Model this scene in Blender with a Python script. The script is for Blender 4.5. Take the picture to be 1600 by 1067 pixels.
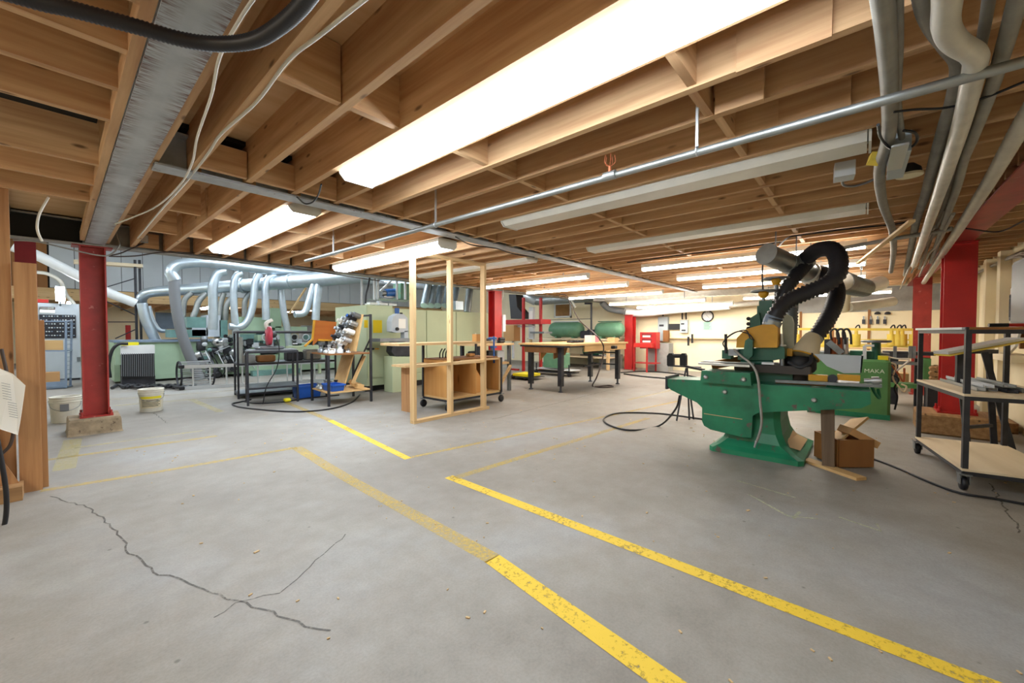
import bpy, math, random
from mathutils import Vector, Matrix
random.seed(7)
for o in list(bpy.data.objects): bpy.data.objects.remove(o)
S = bpy.context.scene
COL = S.collection
R = math.radians
# ------------------------------------------------------------------ camera, world, exposure
# X runs along the steel beams (to the far wall), Y along the floor joists, the camera stands at the origin
F_PX, EYE, YAW, TILT = 625.0, 1.2, R(41.3), R(1.4)
cd_ = bpy.data.cameras.new('camera'); cam = bpy.data.objects.new('camera', cd_); COL.objects.link(cam)
cd_.sensor_width = 36.0; cd_.lens = 36.0 * F_PX / 1600.0; cd_.clip_start = 0.02
cam.location = (0, 0, EYE)
FW = Vector((math.cos(YAW) * math.cos(TILT), math.sin(YAW) * math.cos(TILT), -math.sin(TILT)))
RT = Vector((math.sin(YAW), -math.cos(YAW), 0)); UP = RT.cross(FW)
cam.rotation_euler = FW.to_track_quat('-Z', 'Y').to_euler()
S.camera = cam
w = bpy.data.worlds.new('world'); S.world = w; w.use_nodes = True
w.node_tree.nodes['Background'].inputs[0].default_value = (0.75, 0.85, 1.0, 1)
w.node_tree.nodes['Background'].inputs[1].default_value = 0.6
S.view_settings.view_transform = 'Standard'; S.view_settings.look = 'None'
S.view_settings.gamma = 1.0; S.view_settings.use_curve_mapping = False
S.view_settings.exposure = 0.95
LAMP = 15.0          # radiance of a lit tube diffuser

# where a point measured in the photograph stands in the room, on a plane of known x, y or z
def P(u, v, x=None, y=None, z=None):
    d = FW + RT * ((u - 800) / F_PX) + UP * ((533.5 - v) / F_PX)
    t = x / d.x if x is not None else y / d.y if y is not None else (z - EYE) / d.z
    return Vector((t * d.x, t * d.y, EYE + t * d.z))

# ------------------------------------------------------------------ mesh builder
def basis(d):
    d = d.normalized(); a = Vector((0, 0, 1)) if abs(d.z) < .95 else Vector((1, 0, 0))
    s = d.cross(a).normalized(); return s, s.cross(d).normalized()
def smooth_path(pts, n=6):
    pts = [Vector(p) for p in pts]
    if len(pts) < 3 or n < 2: return pts
    out = []; q = [2 * pts[0] - pts[1]] + pts + [2 * pts[-1] - pts[-2]]
    for i in range(1, len(q) - 2):
        p0, p1, p2, p3 = q[i - 1:i + 3]
        for k in range(n):
            t = k / n
            out.append(.5 * ((2 * p1) + (p2 - p0) * t + (2 * p0 - 5 * p1 + 4 * p2 - p3) * t * t + (3 * p1 - p0 - 3 * p2 + p3) * t ** 3))
    return out + [pts[-1]]
class MB:
    def __init__(s): s.v = []; s.f = []; s.sm = []
    def add(s, vs, fs, sm=False):
        b = len(s.v); s.v += [Vector(p) for p in vs]; s.f += [[b + i for i in f] for f in fs]; s.sm += [sm] * len(fs); return s
    def box(s, x0, x1, y0, y1, z0, z1):
        if x0 > x1: x0, x1 = x1, x0
        if y0 > y1: y0, y1 = y1, y0
        if z0 > z1: z0, z1 = z1, z0
        vs = [(x, y, z) for z in (z0, z1) for y in (y0, y1) for x in (x0, x1)]
        return s.add(vs, [(0, 2, 3, 1), (4, 5, 7, 6), (0, 1, 5, 4), (2, 6, 7, 3), (0, 4, 6, 2), (1, 3, 7, 5)])
    def rbox(s, x0, x1, y0, y1, z0, z1, b=.01):
        # box with chamfered vertical and top edges
        b = min(b, (x1 - x0) / 3, (y1 - y0) / 3, (z1 - z0) / 3)
        def ring(i, z): return [(x0 + i + b, y0 + i, z), (x1 - i - b, y0 + i, z), (x1 - i, y0 + i + b, z), (x1 - i, y1 - i - b, z), (x1 - i - b, y1 - i, z), (x0 + i + b, y1 - i, z), (x0 + i, y1 - i - b, z), (x0 + i, y0 + i + b, z)]
        return s.loft([ring(b, z0), ring(0, z0 + b), ring(0, z1 - b), ring(b, z1)])
    def loft(s, rings, cap=True, sm=False):
        n = len(rings[0]); vs = [p for r in rings for p in r]; fs = []
        for i in range(len(rings) - 1):
            for k in range(n): fs.append((i * n + k, i * n + (k + 1) % n, (i + 1) * n + (k + 1) % n, (i + 1) * n + k))
        s.add(vs, fs, sm)
        if cap:
            s.add(rings[0], [tuple(range(n))[::-1]]); s.add(rings[-1], [tuple(range(n))])
        return s
    def obox(s, c, size, rx=0, ry=0, rz=0):
        m = Matrix.Rotation(rz, 3, 'Z') @ Matrix.Rotation(ry, 3, 'Y') @ Matrix.Rotation(rx, 3, 'X'); c = Vector(c)
        hx, hy, hz = [q / 2 for q in size]
        vs = [c + m @ Vector((x, y, z)) for z in (-hz, hz) for y in (-hy, hy) for x in (-hx, hx)]
        return s.add(vs, [(0, 2, 3, 1), (4, 5, 7, 6), (0, 1, 5, 4), (2, 6, 7, 3), (0, 4, 6, 2), (1, 3, 7, 5)])
    def bar(s, a, b, w_, h_=None):
        a, b = Vector(a), Vector(b); h_ = h_ or w_; sx, sy = basis(b - a); sx = sx * w_ / 2; sy = sy * h_ / 2
        return s.loft([[p - sx - sy, p + sx - sy, p + sx + sy, p - sx + sy] for p in (a, b)])
    def cyl(s, a, b, r, r2=None, n=14, cap=True, sm=True):
        a, b = Vector(a), Vector(b); r2 = r if r2 is None else r2; sx, sy = basis(b - a)
        an = [2 * math.pi * k / n for k in range(n)]
        return s.loft([[p + (sx * math.cos(t) + sy * math.sin(t)) * q for t in an] for p, q in ((a, r), (b, r2))], cap, sm)
    def tube(s, pts, r, n=10, sub=6, ribs=0, amp=.0, cap=True):
        # r: number or list per control point; ribs: spacing of corrugation
        P0 = smooth_path(pts, sub)
        if isinstance(r, (list, tuple)):
            m = len(r) - 1; rr = []
            for i in range(len(P0)):
                t = i / max(1, len(P0) - 1) * m; k = min(int(t), m - 1); rr.append(r[k] + (r[k + 1] - r[k]) * (t - k))
        else: rr = [r] * len(P0)
        if ribs:
            L = [0]
            for i in range(1, len(P0)): L.append(L[-1] + (P0[i] - P0[i - 1]).length)
            cnt = max(4, int(L[-1] / ribs) * 2); Q = []; q = []; j = 0
            for k in range(cnt + 1):
                d = L[-1] * k / cnt
                while j < len(L) - 2 and L[j + 1] < d: j += 1
                t = (d - L[j]) / max(1e-9, L[j + 1] - L[j]); Q.append(P0[j].lerp(P0[j + 1], t)); q.append(rr[j] + (rr[j + 1] - rr[j]) * t + (amp if k % 2 else -amp))
            P0, rr = Q, q
        sx = None; rings = []
        for i, p in enumerate(P0):
            d = (P0[min(i + 1, len(P0) - 1)] - P0[max(i - 1, 0)])
            if d.length < 1e-9: d = Vector((0, 0, 1))
            d.normalize()
            if sx is None: sx, sy = basis(d)
            else:
                sx = (sx - d * sx.dot(d)).normalized(); sy = sx.cross(d)
            rings.append([p + (sx * math.cos(2 * math.pi * k / n) + sy * math.sin(2 * math.pi * k / n)) * rr[i] for k in range(n)])
        return s.loft(rings, cap, True)
    def prism(s, poly, axis, a, b):
        # poly: 2-D outline; axis 'x': (y,z), 'y': (x,z), 'z': (x,y)
        def m(p, q): return (q, p[0], p[1]) if axis == 'x' else (p[0], q, p[1]) if axis == 'y' else (p[0], p[1], q)
        return s.loft([[m(p, a) for p in poly], [m(p, b) for p in poly]])
    def lathe(s, c, prof, n=18, axis='z', cap=True):
        c = Vector(c); ax = {'x': Vector((1, 0, 0)), 'y': Vector((0, 1, 0)), 'z': Vector((0, 0, 1))}[axis] if isinstance(axis, str) else Vector(axis).normalized()
        sx, sy = basis(ax)
        return s.loft([[c + ax * h + (sx * math.cos(2 * math.pi * k / n) + sy * math.sin(2 * math.pi * k / n)) * r for k in range(n)] for r, h in prof], cap, True)
    def torus(s, c, R_, r, axis='z', n=24, m=8):
        c = Vector(c); ax = {'x': Vector((1, 0, 0)), 'y': Vector((0, 1, 0)), 'z': Vector((0, 0, 1))}[axis] if isinstance(axis, str) else Vector(axis).normalized()
        sx, sy = basis(ax); vs = []; fs = []
        for i in range(n):
            d = sx * math.cos(2 * math.pi * i / n) + sy * math.sin(2 * math.pi * i / n)
            for k in range(m): vs.append(c + d * (R_ + r * math.cos(2 * math.pi * k / m)) + ax * r * math.sin(2 * math.pi * k / m))
        for i in range(n):
            for k in range(m): fs.append((i * m + k, ((i + 1) % n) * m + k, ((i + 1) % n) * m + (k + 1) % m, i * m + (k + 1) % m))
        return s.add(vs, fs, True)
    def sphere(s, c, r, n=12, m=8, sz=1.0):
        c = Vector(c)
        return s.lathe(c, [(max(1e-4, r * math.sin(math.pi * k / m)), -r * sz * math.cos(math.pi * k / m)) for k in range(m + 1)], n)
    def build(s, name, mt, parent=None):
        off = WL(parent) if parent else Vector((0, 0, 0))
        me = bpy.data.meshes.new(name); me.from_pydata([tuple(p - off) for p in s.v], [], s.f); me.update()
        import bmesh
        bm = bmesh.new(); bm.from_mesh(me); bmesh.ops.recalc_face_normals(bm, faces=bm.faces); bm.to_mesh(me); bm.free()
        me.polygons.foreach_set('use_smooth', s.sm)
        me.materials.append(M[mt] if isinstance(mt, str) else mt)
        o = bpy.data.objects.new(name, me); COL.objects.link(o)
        if parent: o.parent = parent
        return o
def WL(o):
    p = Vector((0, 0, 0))
    while o: p = p + o.location; o = o.parent
    return p
def tag(o, label, cat=None, group=None, kind=None):
    if label: o['label'] = label
    if cat: o['category'] = cat
    if group: o['group'] = group
    if kind: o['kind'] = kind
    return o
def thing(name, label, cat, loc, group=None):
    o = bpy.data.objects.new(name, None); COL.objects.link(o); o.location = Vector(loc); o.empty_display_size = .05
    return tag(o, label, cat, group)
def one(name, mb, mt, label, cat, group=None, kind=None):
    # a thing that is a single mesh: origin moved to its lowest point
    lo = Vector([min(p[i] for p in mb.v) for i in range(3)]); hi = Vector([max(p[i] for p in mb.v) for i in range(3)])
    c = Vector(((lo.x + hi.x) / 2, (lo.y + hi.y) / 2, lo.z)); mb.v = [p - c for p in mb.v]
    o = mb.build(name, mt); o.location = c
    return tag(o, label, cat, group, kind)
def copy_tree(o, loc, label=None, group=None, parent=None):
    c = o.copy(); COL.objects.link(c); c.parent = parent
    if loc is not None: c.location = Vector(loc)
    if label: c['label'] = label
    if group: c['group'] = group
    for ch in [k for k in bpy.data.objects if k.parent == o]: copy_tree(ch, None, None, None, c)
    return c
def text_mesh(name, body, size, mt, parent, loc, rot, depth=.001):
    cu = bpy.data.curves.new(name, 'FONT'); cu.body = body; cu.size = size; cu.extrude = depth; cu.align_x = 'CENTER'; cu.align_y = 'CENTER'
    t = bpy.data.objects.new(name + '_curve', cu); COL.objects.link(t)
    dg = bpy.context.evaluated_depsgraph_get(); dg.update()
    me = bpy.data.meshes.new_from_object(t.evaluated_get(dg)); bpy.data.objects.remove(t)
    o = bpy.data.objects.new(name, me); COL.objects.link(o); me.materials.clear(); me.materials.append(M[mt])
    o.rotation_euler = rot; o.parent = parent; o.location = Vector(loc) - WL(parent)
    return o
def bx(*a): return MB().box(*a)
def pface(us, x=None, y=None): return [P(u, v, x=x, y=y) for u, v in us]

# ------------------------------------------------------------------ materials
M = {}
def srgb(h):
    h = h.lstrip('#'); c = [int(h[i:i + 2], 16) / 255 for i in (0, 2, 4)]
    return tuple((q / 12.92 if q <= .04045 else ((q + .055) / 1.055) ** 2.4) for q in c) + (1,)
def base(name, rough=.6, metal=0.0):
    m = bpy.data.materials.new(name); m.use_nodes = True; nt = m.node_tree
    b = nt.nodes['Principled BSDF']; b.inputs['Roughness'].default_value = rough; b.inputs['Metallic'].default_value = metal
    M[name] = m; return m, nt, b
def nn(nt, t, **k):
    n = nt.nodes.new(t)
    for a, q in k.items(): setattr(n, a, q)
    return n
def noise(nt, scale, detail=4, vec=None, rough=.6):
    n = nn(nt, 'ShaderNodeTexNoise'); n.inputs['Scale'].default_value = scale; n.inputs['Detail'].default_value = detail; n.inputs['Roughness'].default_value = rough
    if vec: nt.links.new(vec, n.inputs['Vector'])
    return n.outputs['Fac']
def ramp(nt, fac, stops):
    r = nn(nt, 'ShaderNodeValToRGB'); e = r.color_ramp.elements
    while len(e) < len(stops): e.new(.5)
    for q, (p, c) in zip(e, stops): q.position = p; q.color = c if len(c) == 4 else (*c, 1)
    nt.links.new(fac, r.inputs[0]); return r.outputs[0]
def mixc(nt, fac, a, b, mode='MIX'):
    n = nn(nt, 'ShaderNodeMix', data_type='RGBA', blend_type=mode)
    for i, q in ((0, fac), (6, a), (7, b)):
        if isinstance(q, (int, float, tuple)): n.inputs[i].default_value = q
        else: nt.links.new(q, n.inputs[i])
    return n.outputs[2]
def coords(nt, scale=(1, 1, 1), world=False, rnd=True):
    tc = nn(nt, 'ShaderNodeTexCoord'); src = tc.outputs['Object']
    if world: src = nn(nt, 'ShaderNodeNewGeometry').outputs['Position']
    mp = nn(nt, 'ShaderNodeMapping'); mp.inputs['Scale'].default_value = scale; nt.links.new(src, mp.inputs['Vector'])
    if rnd and not world:
        oi = nn(nt, 'ShaderNodeObjectInfo'); mu = nn(nt, 'ShaderNodeMath', operation='MULTIPLY'); mu.inputs[1].default_value = 37.0
        nt.links.new(oi.outputs['Random'], mu.inputs[0]); nt.links.new(mu.outputs[0], mp.inputs['Location'])
    return mp.outputs['Vector']
def bump(nt, b, h, st=.2, dist=.01):
    n = nn(nt, 'ShaderNodeBump'); n.inputs['Strength'].default_value = st; n.inputs['Distance'].default_value = dist
    nt.links.new(h, n.inputs['Height']); nt.links.new(n.outputs[0], b.inputs['Normal'])
def paint(name, col, rough=.5, var=.12, wear=None, wear_at=.66, metal=0.0, sc=6.0):
    m, nt, b = base(name, rough, metal); c = srgb(col); v = coords(nt)
    f = noise(nt, sc, 5, v); dk = tuple(q * (1 - var * 2) for q in c[:3]) + (1,); lt = tuple(min(1, q * (1 + var)) for q in c[:3]) + (1,)
    o = ramp(nt, f, [(.3, dk), (.7, lt)])
    if wear:
        g = noise(nt, sc * 2.3, 8, v, .7); k = ramp(nt, g, [(wear_at - .02, (0, 0, 0)), (wear_at + .03, (1, 1, 1))]); o = mixc(nt, k, o, srgb(wear))
    nt.links.new(o, b.inputs['Base Color']); bump(nt, b, f, .06, .004); return m
def wood(name, lo, hi, axis='y', rough=.7, knots=True, sc=1.0):
    m, nt, b = base(name, rough)
    s = {'x': (1.2, 22, 22), 'y': (22, 1.2, 22), 'z': (22, 22, 1.2)}[axis]
    v = coords(nt, tuple(q * sc for q in s)); f = noise(nt, 1.0, 5, v, .55)
    o = ramp(nt, f, [(.25, srgb(lo)), (.75, srgb(hi))])
    oi = nn(nt, 'ShaderNodeObjectInfo'); vr = ramp(nt, oi.outputs['Random'], [(0, (.82, .79, .76)), (1, (1.0, 1.0, 1.0))]); o = mixc(nt, 1.0, o, vr, 'MULTIPLY')
    if knots:
        v2 = coords(nt, tuple(1.6 if q < 5 else 5 for q in s)); vo = nn(nt, 'ShaderNodeTexVoronoi'); vo.inputs['Scale'].default_value = 1.9 * sc; nt.links.new(v2, vo.inputs['Vector'])
        k = ramp(nt, vo.outputs['Distance'], [(.05, (1, 1, 1)), (.13, (0, 0, 0))]); o = mixc(nt, k, o, tuple(q * .4 for q in srgb(lo)[:3]) + (1,))
    nt.links.new(o, b.inputs['Base Color']); bump(nt, b, f, .12, .004); return m
def metal(name, col, rough=.38, var=.15, sc=9.0, met=.85):
    m, nt, b = base(name, rough, met); v = coords(nt); c = srgb(col); f = noise(nt, sc, 3, v)
    o = ramp(nt, f, [(.3, tuple(q * (1 - var) for q in c[:3]) + (1,)), (.7, c)]); nt.links.new(o, b.inputs['Base Color'])
    rr = nn(nt, 'ShaderNodeMapRange'); rr.inputs[3].default_value = rough - .08; rr.inputs[4].default_value = rough + .15; nt.links.new(f, rr.inputs[0]); nt.links.new(rr.outputs[0], b.inputs['Roughness']); return m
def plain(name, col, rough=.5, met=0.0):
    m, nt, b = base(name, rough, met); b.inputs['Base Color'].default_value = srgb(col); return m
def glow(name, col, st):
    m, nt, b = base(name, .4); b.inputs['Base Color'].default_value = (.9, .9, .9, 1); b.inputs['Emission Color'].default_value = col; b.inputs['Emission Strength'].default_value = st; return m

wood('joist_wood', '#b98a60', '#e8c394', 'y'); wood('joist_wood_x', '#b98a60', '#e8c394', 'x'); wood('post_wood', '#9a6a40', '#c99a68', 'z')
wood('pale_wood_z', '#cfa873', '#e8cb9b', 'z'); wood('pale_wood_x', '#cfa873', '#e8cb9b', 'x'); wood('pale_wood_y', '#cfa873', '#e8cb9b', 'y')
wood('plywood', '#c48a45', '#dca863', 'z', sc=.4); wood('plywood_x', '#cfa468', '#e0bd85', 'x', sc=.4); wood('board_pale', '#d3bf9d', '#e6d6b8', 'x', knots=False, sc=.4)
wood('deck_ply', '#cda06c', '#e6c292', 'x', sc=.3); wood('timber_block', '#7d5a38', '#b08a5c', 'x'); wood('hardboard', '#8a5a2c', '#9c6a38', 'z', knots=False, sc=.4)
wood('orange_ply', '#b8621c', '#cc7a2a', 'x', knots=False, sc=.4); wood('cabinet_brown', '#8a6236', '#a37a48', 'x', knots=False, sc=.4)
paint('cream_wall', '#efe2c0', .8, .04, sc=1.5); paint('panel_white', '#c6cbcf', .7, .04, sc=1.2); paint('block_grey', '#9a9a97', .9, .1, sc=4)
paint('red_paint', '#b3201f', .42, .1, sc=3); paint('red_worn', '#a0332c', .45, .14, '#c07a6a', .66, sc=5); paint('dark_red', '#7d1b1e', .5, .1)
paint('machine_green', '#1d7854', .42, .2, '#5d4a44', .615, sc=3); paint('machine_green_dark', '#1c5a45', .42, .12, '#123028', .74, sc=5); paint('maka_green', '#4f8049', .5, .1, sc=3)
paint('sage', '#b9c4a0', .5, .04, sc=1.5); paint('moulder_green', '#a9c3a5', .5, .06, sc=2); paint('moulder_blue', '#6f9690', .45, .12, sc=4); paint('tank_green', '#5d8a6d', .5, .1, '#a58a62', .66, sc=5)
paint('yellow_paint', '#d39a1c', .5, .1, '#9c6a1a', .72, sc=4); paint('yellow_bright', '#e6cb52', .5, .06); wood('prop_wood', '#5c4a38', '#7a6650', 'z'); paint('hood_white', '#cfd6c8', .5, .05)
paint('grey_enamel', '#b4bcc2', .45, .05, sc=2); paint('grey_box', '#a3adb2', .45, .05, sc=2); paint('light_grey', '#c9ced2', .45, .04); paint('blue_grey', '#76879b', .5, .08)
paint('blue_plastic', '#1f59b8', .4, .06); paint('white_plastic', '#e6e2d8', .45, .05); paint('white_enamel', '#e4e6e6', .4, .03); paint('pail_white', '#dcd8c8', .5, .08, '#8c8472', .68, sc=8)
paint('fixture_white', '#e4e2da', .4, .03); paint('red_plastic', '#c02a22', .4, .06); paint('concrete_base', '#9c8a70', .95, .2, '#5f5040', .62, sc=9)
metal('galv', '#c6d3dc', .38, .14, 7); metal('galv_dull', '#a9adab', .45, .2, 9); metal('steel', '#8d9296', .4, .25, 12); metal('alu', '#d5dade', .35, .06, 6); metal('bright_steel', '#c4c7c8', .3, .1, 10)
paint('steel_beam', '#b2b8be', .55, .12, '#6b5048', .64, .1, 7); paint('dark_steel', '#33343a', .5, .2, '#55565a', .72, .3, 8); paint('pipe_grey', '#98948b', .5, .12, None, .6, .15, 8); paint('duct_spiral', '#c8c3b8', .45, .1, None, .6, .15, 6)
plain('black_rubber', '#15151a', .5); plain('hose_black', '#26252a', .42); plain('hose_grey', '#74777b', .5); plain('black', '#0d0d0f', .6); plain('dark_grey', '#2c2d30', .6); plain('cable_white', '#d8d4c8', .5); plain('cable_brown', '#3a2c26', .5)
plain('paper', '#f0eee6', .8); plain('paper_green', '#9fd2b6', .8); plain('paper_yellow', '#e8c81c', .8); plain('paper_pink', '#e58fa4', .8); plain('label_blue', '#2b5fa8', .6); plain('label_red', '#b8302c', .6); plain('ink', '#24242a', .7); plain('letter_white', '#d8e4d0', .7); plain('cardboard', '#b98d5c', .85); plain('cream_tape', '#cfc4a4', .6)
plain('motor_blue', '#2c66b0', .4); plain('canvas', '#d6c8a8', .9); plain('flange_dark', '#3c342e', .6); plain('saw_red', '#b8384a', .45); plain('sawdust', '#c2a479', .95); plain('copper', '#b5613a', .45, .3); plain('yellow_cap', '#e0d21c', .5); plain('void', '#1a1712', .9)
glow('lamp_cool', (.80, .90, 1.0, 1), LAMP * 1.05); glow('lamp_warm', (1.0, .94, .84, 1), LAMP * 1.5); glow('lamp_hall', (.84, .92, 1.0, 1), LAMP * 1.5)

def beam_material():
    # mill scale with brushed rust streaks along both flange edges
    m, nt, b = base('beam_scale', .55, .1); tc = nn(nt, 'ShaderNodeTexCoord'); sp_ = nn(nt, 'ShaderNodeSeparateXYZ'); nt.links.new(tc.outputs['Object'], sp_.inputs[0])
    d = nn(nt, 'ShaderNodeMath', operation='SUBTRACT'); d.inputs[1].default_value = .32; nt.links.new(sp_.outputs['X'], d.inputs[0])
    ab = nn(nt, 'ShaderNodeMath', operation='ABSOLUTE'); nt.links.new(d.outputs[0], ab.inputs[0])
    edge = ramp(nt, ab.outputs[0], [(.02, (0, 0, 0)), (.082, (1, 1, 1))])
    st = noise(nt, 1.0, 4, coords(nt, (14, 110, 14), rnd=False), .6); streak = ramp(nt, st, [(.44, (0, 0, 0)), (.6, (1, 1, 1))])
    k = mixc(nt, 1.0, edge, streak, 'MULTIPLY'); g = noise(nt, 5, 5, coords(nt, rnd=False)); o = ramp(nt, g, [(.3, srgb('#a4abb2')), (.7, srgb('#c3c9ce'))])
    o = mixc(nt, k, o, srgb('#6a4a40')); nt.links.new(o, b.inputs['Base Color'])
beam_material()
def floor_material():
    m, nt, b = base('concrete_floor', .62); v = coords(nt, world=True)
    a = noise(nt, .55, 5, v); g = noise(nt, 5.5, 8, v, .7); s = noise(nt, 90, 3, v, .7)
    o = ramp(nt, a, [(.32, srgb('#827b72')), (.5, srgb('#938d84')), (.68, srgb('#9d9c9a'))])
    o = mixc(nt, .5, o, ramp(nt, g, [(.3, (.55, .53, .5)), (.62, (1, 1, 1))]), 'MULTIPLY')
    o = mixc(nt, .25, o, ramp(nt, s, [(.35, (.5, .5, .5)), (.6, (1, 1, 1))]), 'MULTIPLY')
    vo = nn(nt, 'ShaderNodeTexVoronoi'); vo.inputs['Scale'].default_value = 5.0; nt.links.new(v, vo.inputs['Vector'])
    o = mixc(nt, ramp(nt, vo.outputs['Distance'], [(.03, (1, 1, 1)), (.06, (0, 0, 0))]), o, srgb('#6a665f'))
    nt.links.new(o, b.inputs['Base Color'])
    rr = nn(nt, 'ShaderNodeMapRange'); rr.inputs[3].default_value = .5; rr.inputs[4].default_value = .75; nt.links.new(g, rr.inputs[0]); nt.links.new(rr.outputs[0], b.inputs['Roughness'])
    bump(nt, b, g, .12, .006)
floor_material()
def line_material(name, col, thr, soft=.06, amax=1.0):
    # worn floor paint: bare concrete shows through the gaps
    m, nt, b = base(name, .6); v = coords(nt, world=True); b.inputs['Base Color'].default_value = srgb(col)
    f = noise(nt, 42, 8, v, .75); g = noise(nt, 3.5, 4, v)
    ad = nn(nt, 'ShaderNodeMath', operation='MULTIPLY_ADD'); ad.inputs[1].default_value = .45; nt.links.new(g, ad.inputs[0]); nt.links.new(f, ad.inputs[2])
    k = ramp(nt, ad.outputs[0], [(thr - soft, (0, 0, 0)), (thr + soft, (amax, amax, amax))]); nt.links.new(k, b.inputs['Alpha'])
line_material('line_yellow', '#d8b42e', .60, .09); line_material('line_faded', '#cfb050', .66, .2, .62); line_material('line_pale', '#cfc07a', .68, .2, .5); line_material('chalk', '#d5d6b4', .66, .15, .6); line_material('crack', '#4f4a43', .66, .1, .8)
# ================================================================== THE SETTING
JB, JT = 2.25, 2.53          # joist bottom and deck underside
X0, X1 = -3.2, 12.75         # back wall and far wall
YS, YN = -1.42, 6.95         # right-hand wall and line of the red columns
HY, HZ = 24.0, 3.9           # the hall beyond the columns
floor = bx(X0, X1 + .2, YS - .2, HY, -.12, 0).build('floor', 'concrete_floor'); tag(floor, 'grey worn concrete floor with yellow painted lines', None, None, 'structure')
def struct(name, mb, mt, label): return tag(mb.build(name, mt), label, None, None, 'structure')
ceiling = struct('ceiling', bx(X0, X1 + .2, YS - .2, YN + .1, JT, JT + .06), 'deck_ply', 'plywood deck over open wooden floor joists')
hall_ceiling = struct('ceiling_hall', bx(X0, X1 + .2, YN + .1, HY, HZ, HZ + .1), 'panel_white', 'high pale ceiling of the hall beyond the red columns')
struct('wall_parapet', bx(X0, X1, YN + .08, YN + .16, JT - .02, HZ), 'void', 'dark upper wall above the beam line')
struct('wall_back', bx(X0 - .15, X0, YS - .2, HY, 0, HZ), 'cream_wall', 'cream wall behind the viewer')
wall_right = struct('wall_right', bx(X0, X1 + .2, YS - .15, YS, 0, JT), 'cream_wall', 'cream wall with pilasters along the right side')
for xx in (8.1, 8.9, 10.0, 11.2):
    bx(xx, xx + .16, YS, YS + .1, 0, JB).build('pilaster', 'cream_wall', wall_right)
wall_far = struct('wall_far', bx(X1, X1 + .15, YS, HY, 0, HZ), 'cream_wall', 'cream painted far wall with clock and electrical panels')
bx(X1 - .03, X1, YS, 2.0, 1.68, JB).build('block_band', 'block_grey', wall_far)
for yy in (-.95, -.12, .55, 1.2): bx(X1 - .035, X1, yy, yy + .05, 0, 1.72).build('panel_batten', 'hardboard', wall_far)
# floor markings (painted strips, parts of the floor)
def strip(pts, wd, mt, name='painted_line'):
    vs = []; fs = []
    for i, p in enumerate(pts):
        a = Vector(pts[max(0, i - 1)]); b = Vector(pts[min(len(pts) - 1, i + 1)]); d = (b - a).normalized(); s_ = Vector((-d.y, d.x)) * wd / 2
        vs += [(p[0] - s_.x, p[1] - s_.y, .0015), (p[0] + s_.x, p[1] + s_.y, .0015)]
        if i: fs.append((2 * i - 2, 2 * i, 2 * i + 1, 2 * i - 1))
    return MB().add(vs, fs).build(name, mt, floor)
strip([(2.12, 2.56), (2.05, -1.38)], .085, 'line_yellow')
strip([(2.14, 2.50), (5.4, 2.23)], .075, 'line_faded'); strip([(2.2, 3.23), (7.1, 2.38)], .06, 'line_faded')
strip([(2.17, 3.21), (2.42, 5.4)], .075, 'line_yellow'); strip([(2.42, 5.4), (2.56, 7.4)], .085, 'line_faded')
strip([(1.62, 4.4), (1.55, 3.2), (1.5, 1.45)], .1, 'line_faded'); strip([(1.5, 1.46), (1.33, .3)], .1, 'line_yellow')
strip([(-.1, 4.64), (.55, 4.52), (1.62, 4.39)], .07, 'line_faded'); strip([(-.1, 5.72), (1.2, 5.57)], .08, 'line_faded'); strip([(.1, 6.1), (1.15, 6.0)], .06, 'line_pale')
strip([(.02, 5.2), (.1, 6.6)], .14, 'line_pale'); strip([(1.6, 7.2), (1.55, 8.9)], .1, 'line_pale'); strip([(.6, 9.1), (1.6, 8.9), (2.6, 8.7)], .08, 'line_pale'); strip([(.5, 10.0), (3.1, 9.5)], .08, 'line_pale'); strip([(6.6, 3.1), (11.8, 2.6)], .08, 'line_pale')
for q in ([(3.35, .62), (3.12, .35), (3.2, .2)], [(3.6, .75), (3.5, .35)], [(3.32, .1), (3.25, -.1), (3.36, -.08)], [(3.1, .32), (3.25, .3)]): strip(q, .02, 'chalk', 'chalk_mark')
def crack(px, wd=.009):
    pts = []
    for i in range(len(px) - 1):
        a, b = P(*px[i], z=0), P(*px[i + 1], z=0); n = max(2, int((b - a).length / .05))
        for k in range(n): q = a.lerp(b, k / n); pts.append((q.x + random.uniform(-.012, .012), q.y + random.uniform(-.012, .012)))
    strip(pts, wd, 'crack', 'floor_crack')
crack([(80, 775), (130, 790), (160, 808), (185, 835), (200, 860), (240, 895), (300, 910), (370, 940), (450, 965), (530, 995)])
crack([(540, 835), (440, 925), (370, 940), (310, 985)], .006); crack([(1545, 755), (1575, 800), (1600, 840)], .009); crack([(240, 645), (262, 662)], .008)
crack([(770, 655), (950, 610), (1030, 600)], .01)

# ---- joists, blocking
PITCH = .313; joist_x = [.60 + PITCH * k for k in range(39)]
def rep(proto, locs):
    for i, l in enumerate(locs):
        o = proto if i == 0 else proto.copy()
        if i: COL.objects.link(o)
        o.location = l
def joists(y0, y1, xs):
    p = bx(-.02, .02, y0, y1, JB, JT - .002).build('joist', 'joist_wood', ceiling); rep(p, [(x + random.uniform(-.006, .006), 0, random.uniform(0, .008)) for x in xs])
joists(YS + .02, -.72, joist_x); joists(-.66, 3.36, joist_x); joists(3.36, YN - .06, [x + .045 for x in joist_x])
p = bx(X0 + .02, .2, -.02, .02, JB, JT - .002).build('joist', 'joist_wood_x', ceiling)
rep(p, [(0, y, 0) for y in [-1.3, -.9, -.5, -.1, .3, .68, 1.06, 1.40, 1.75, 2.10, 2.45, 2.84, 3.65, 4.17, 4.68]])
lamp_cols = {2, 7, 12, 17, 22, 27, 32}
blk = bx(-PITCH / 2 + .022, PITCH / 2 - .022, -.019, .019, JB + .012, JT - .003).build('blocking', 'joist_wood_x', ceiling)
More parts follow.
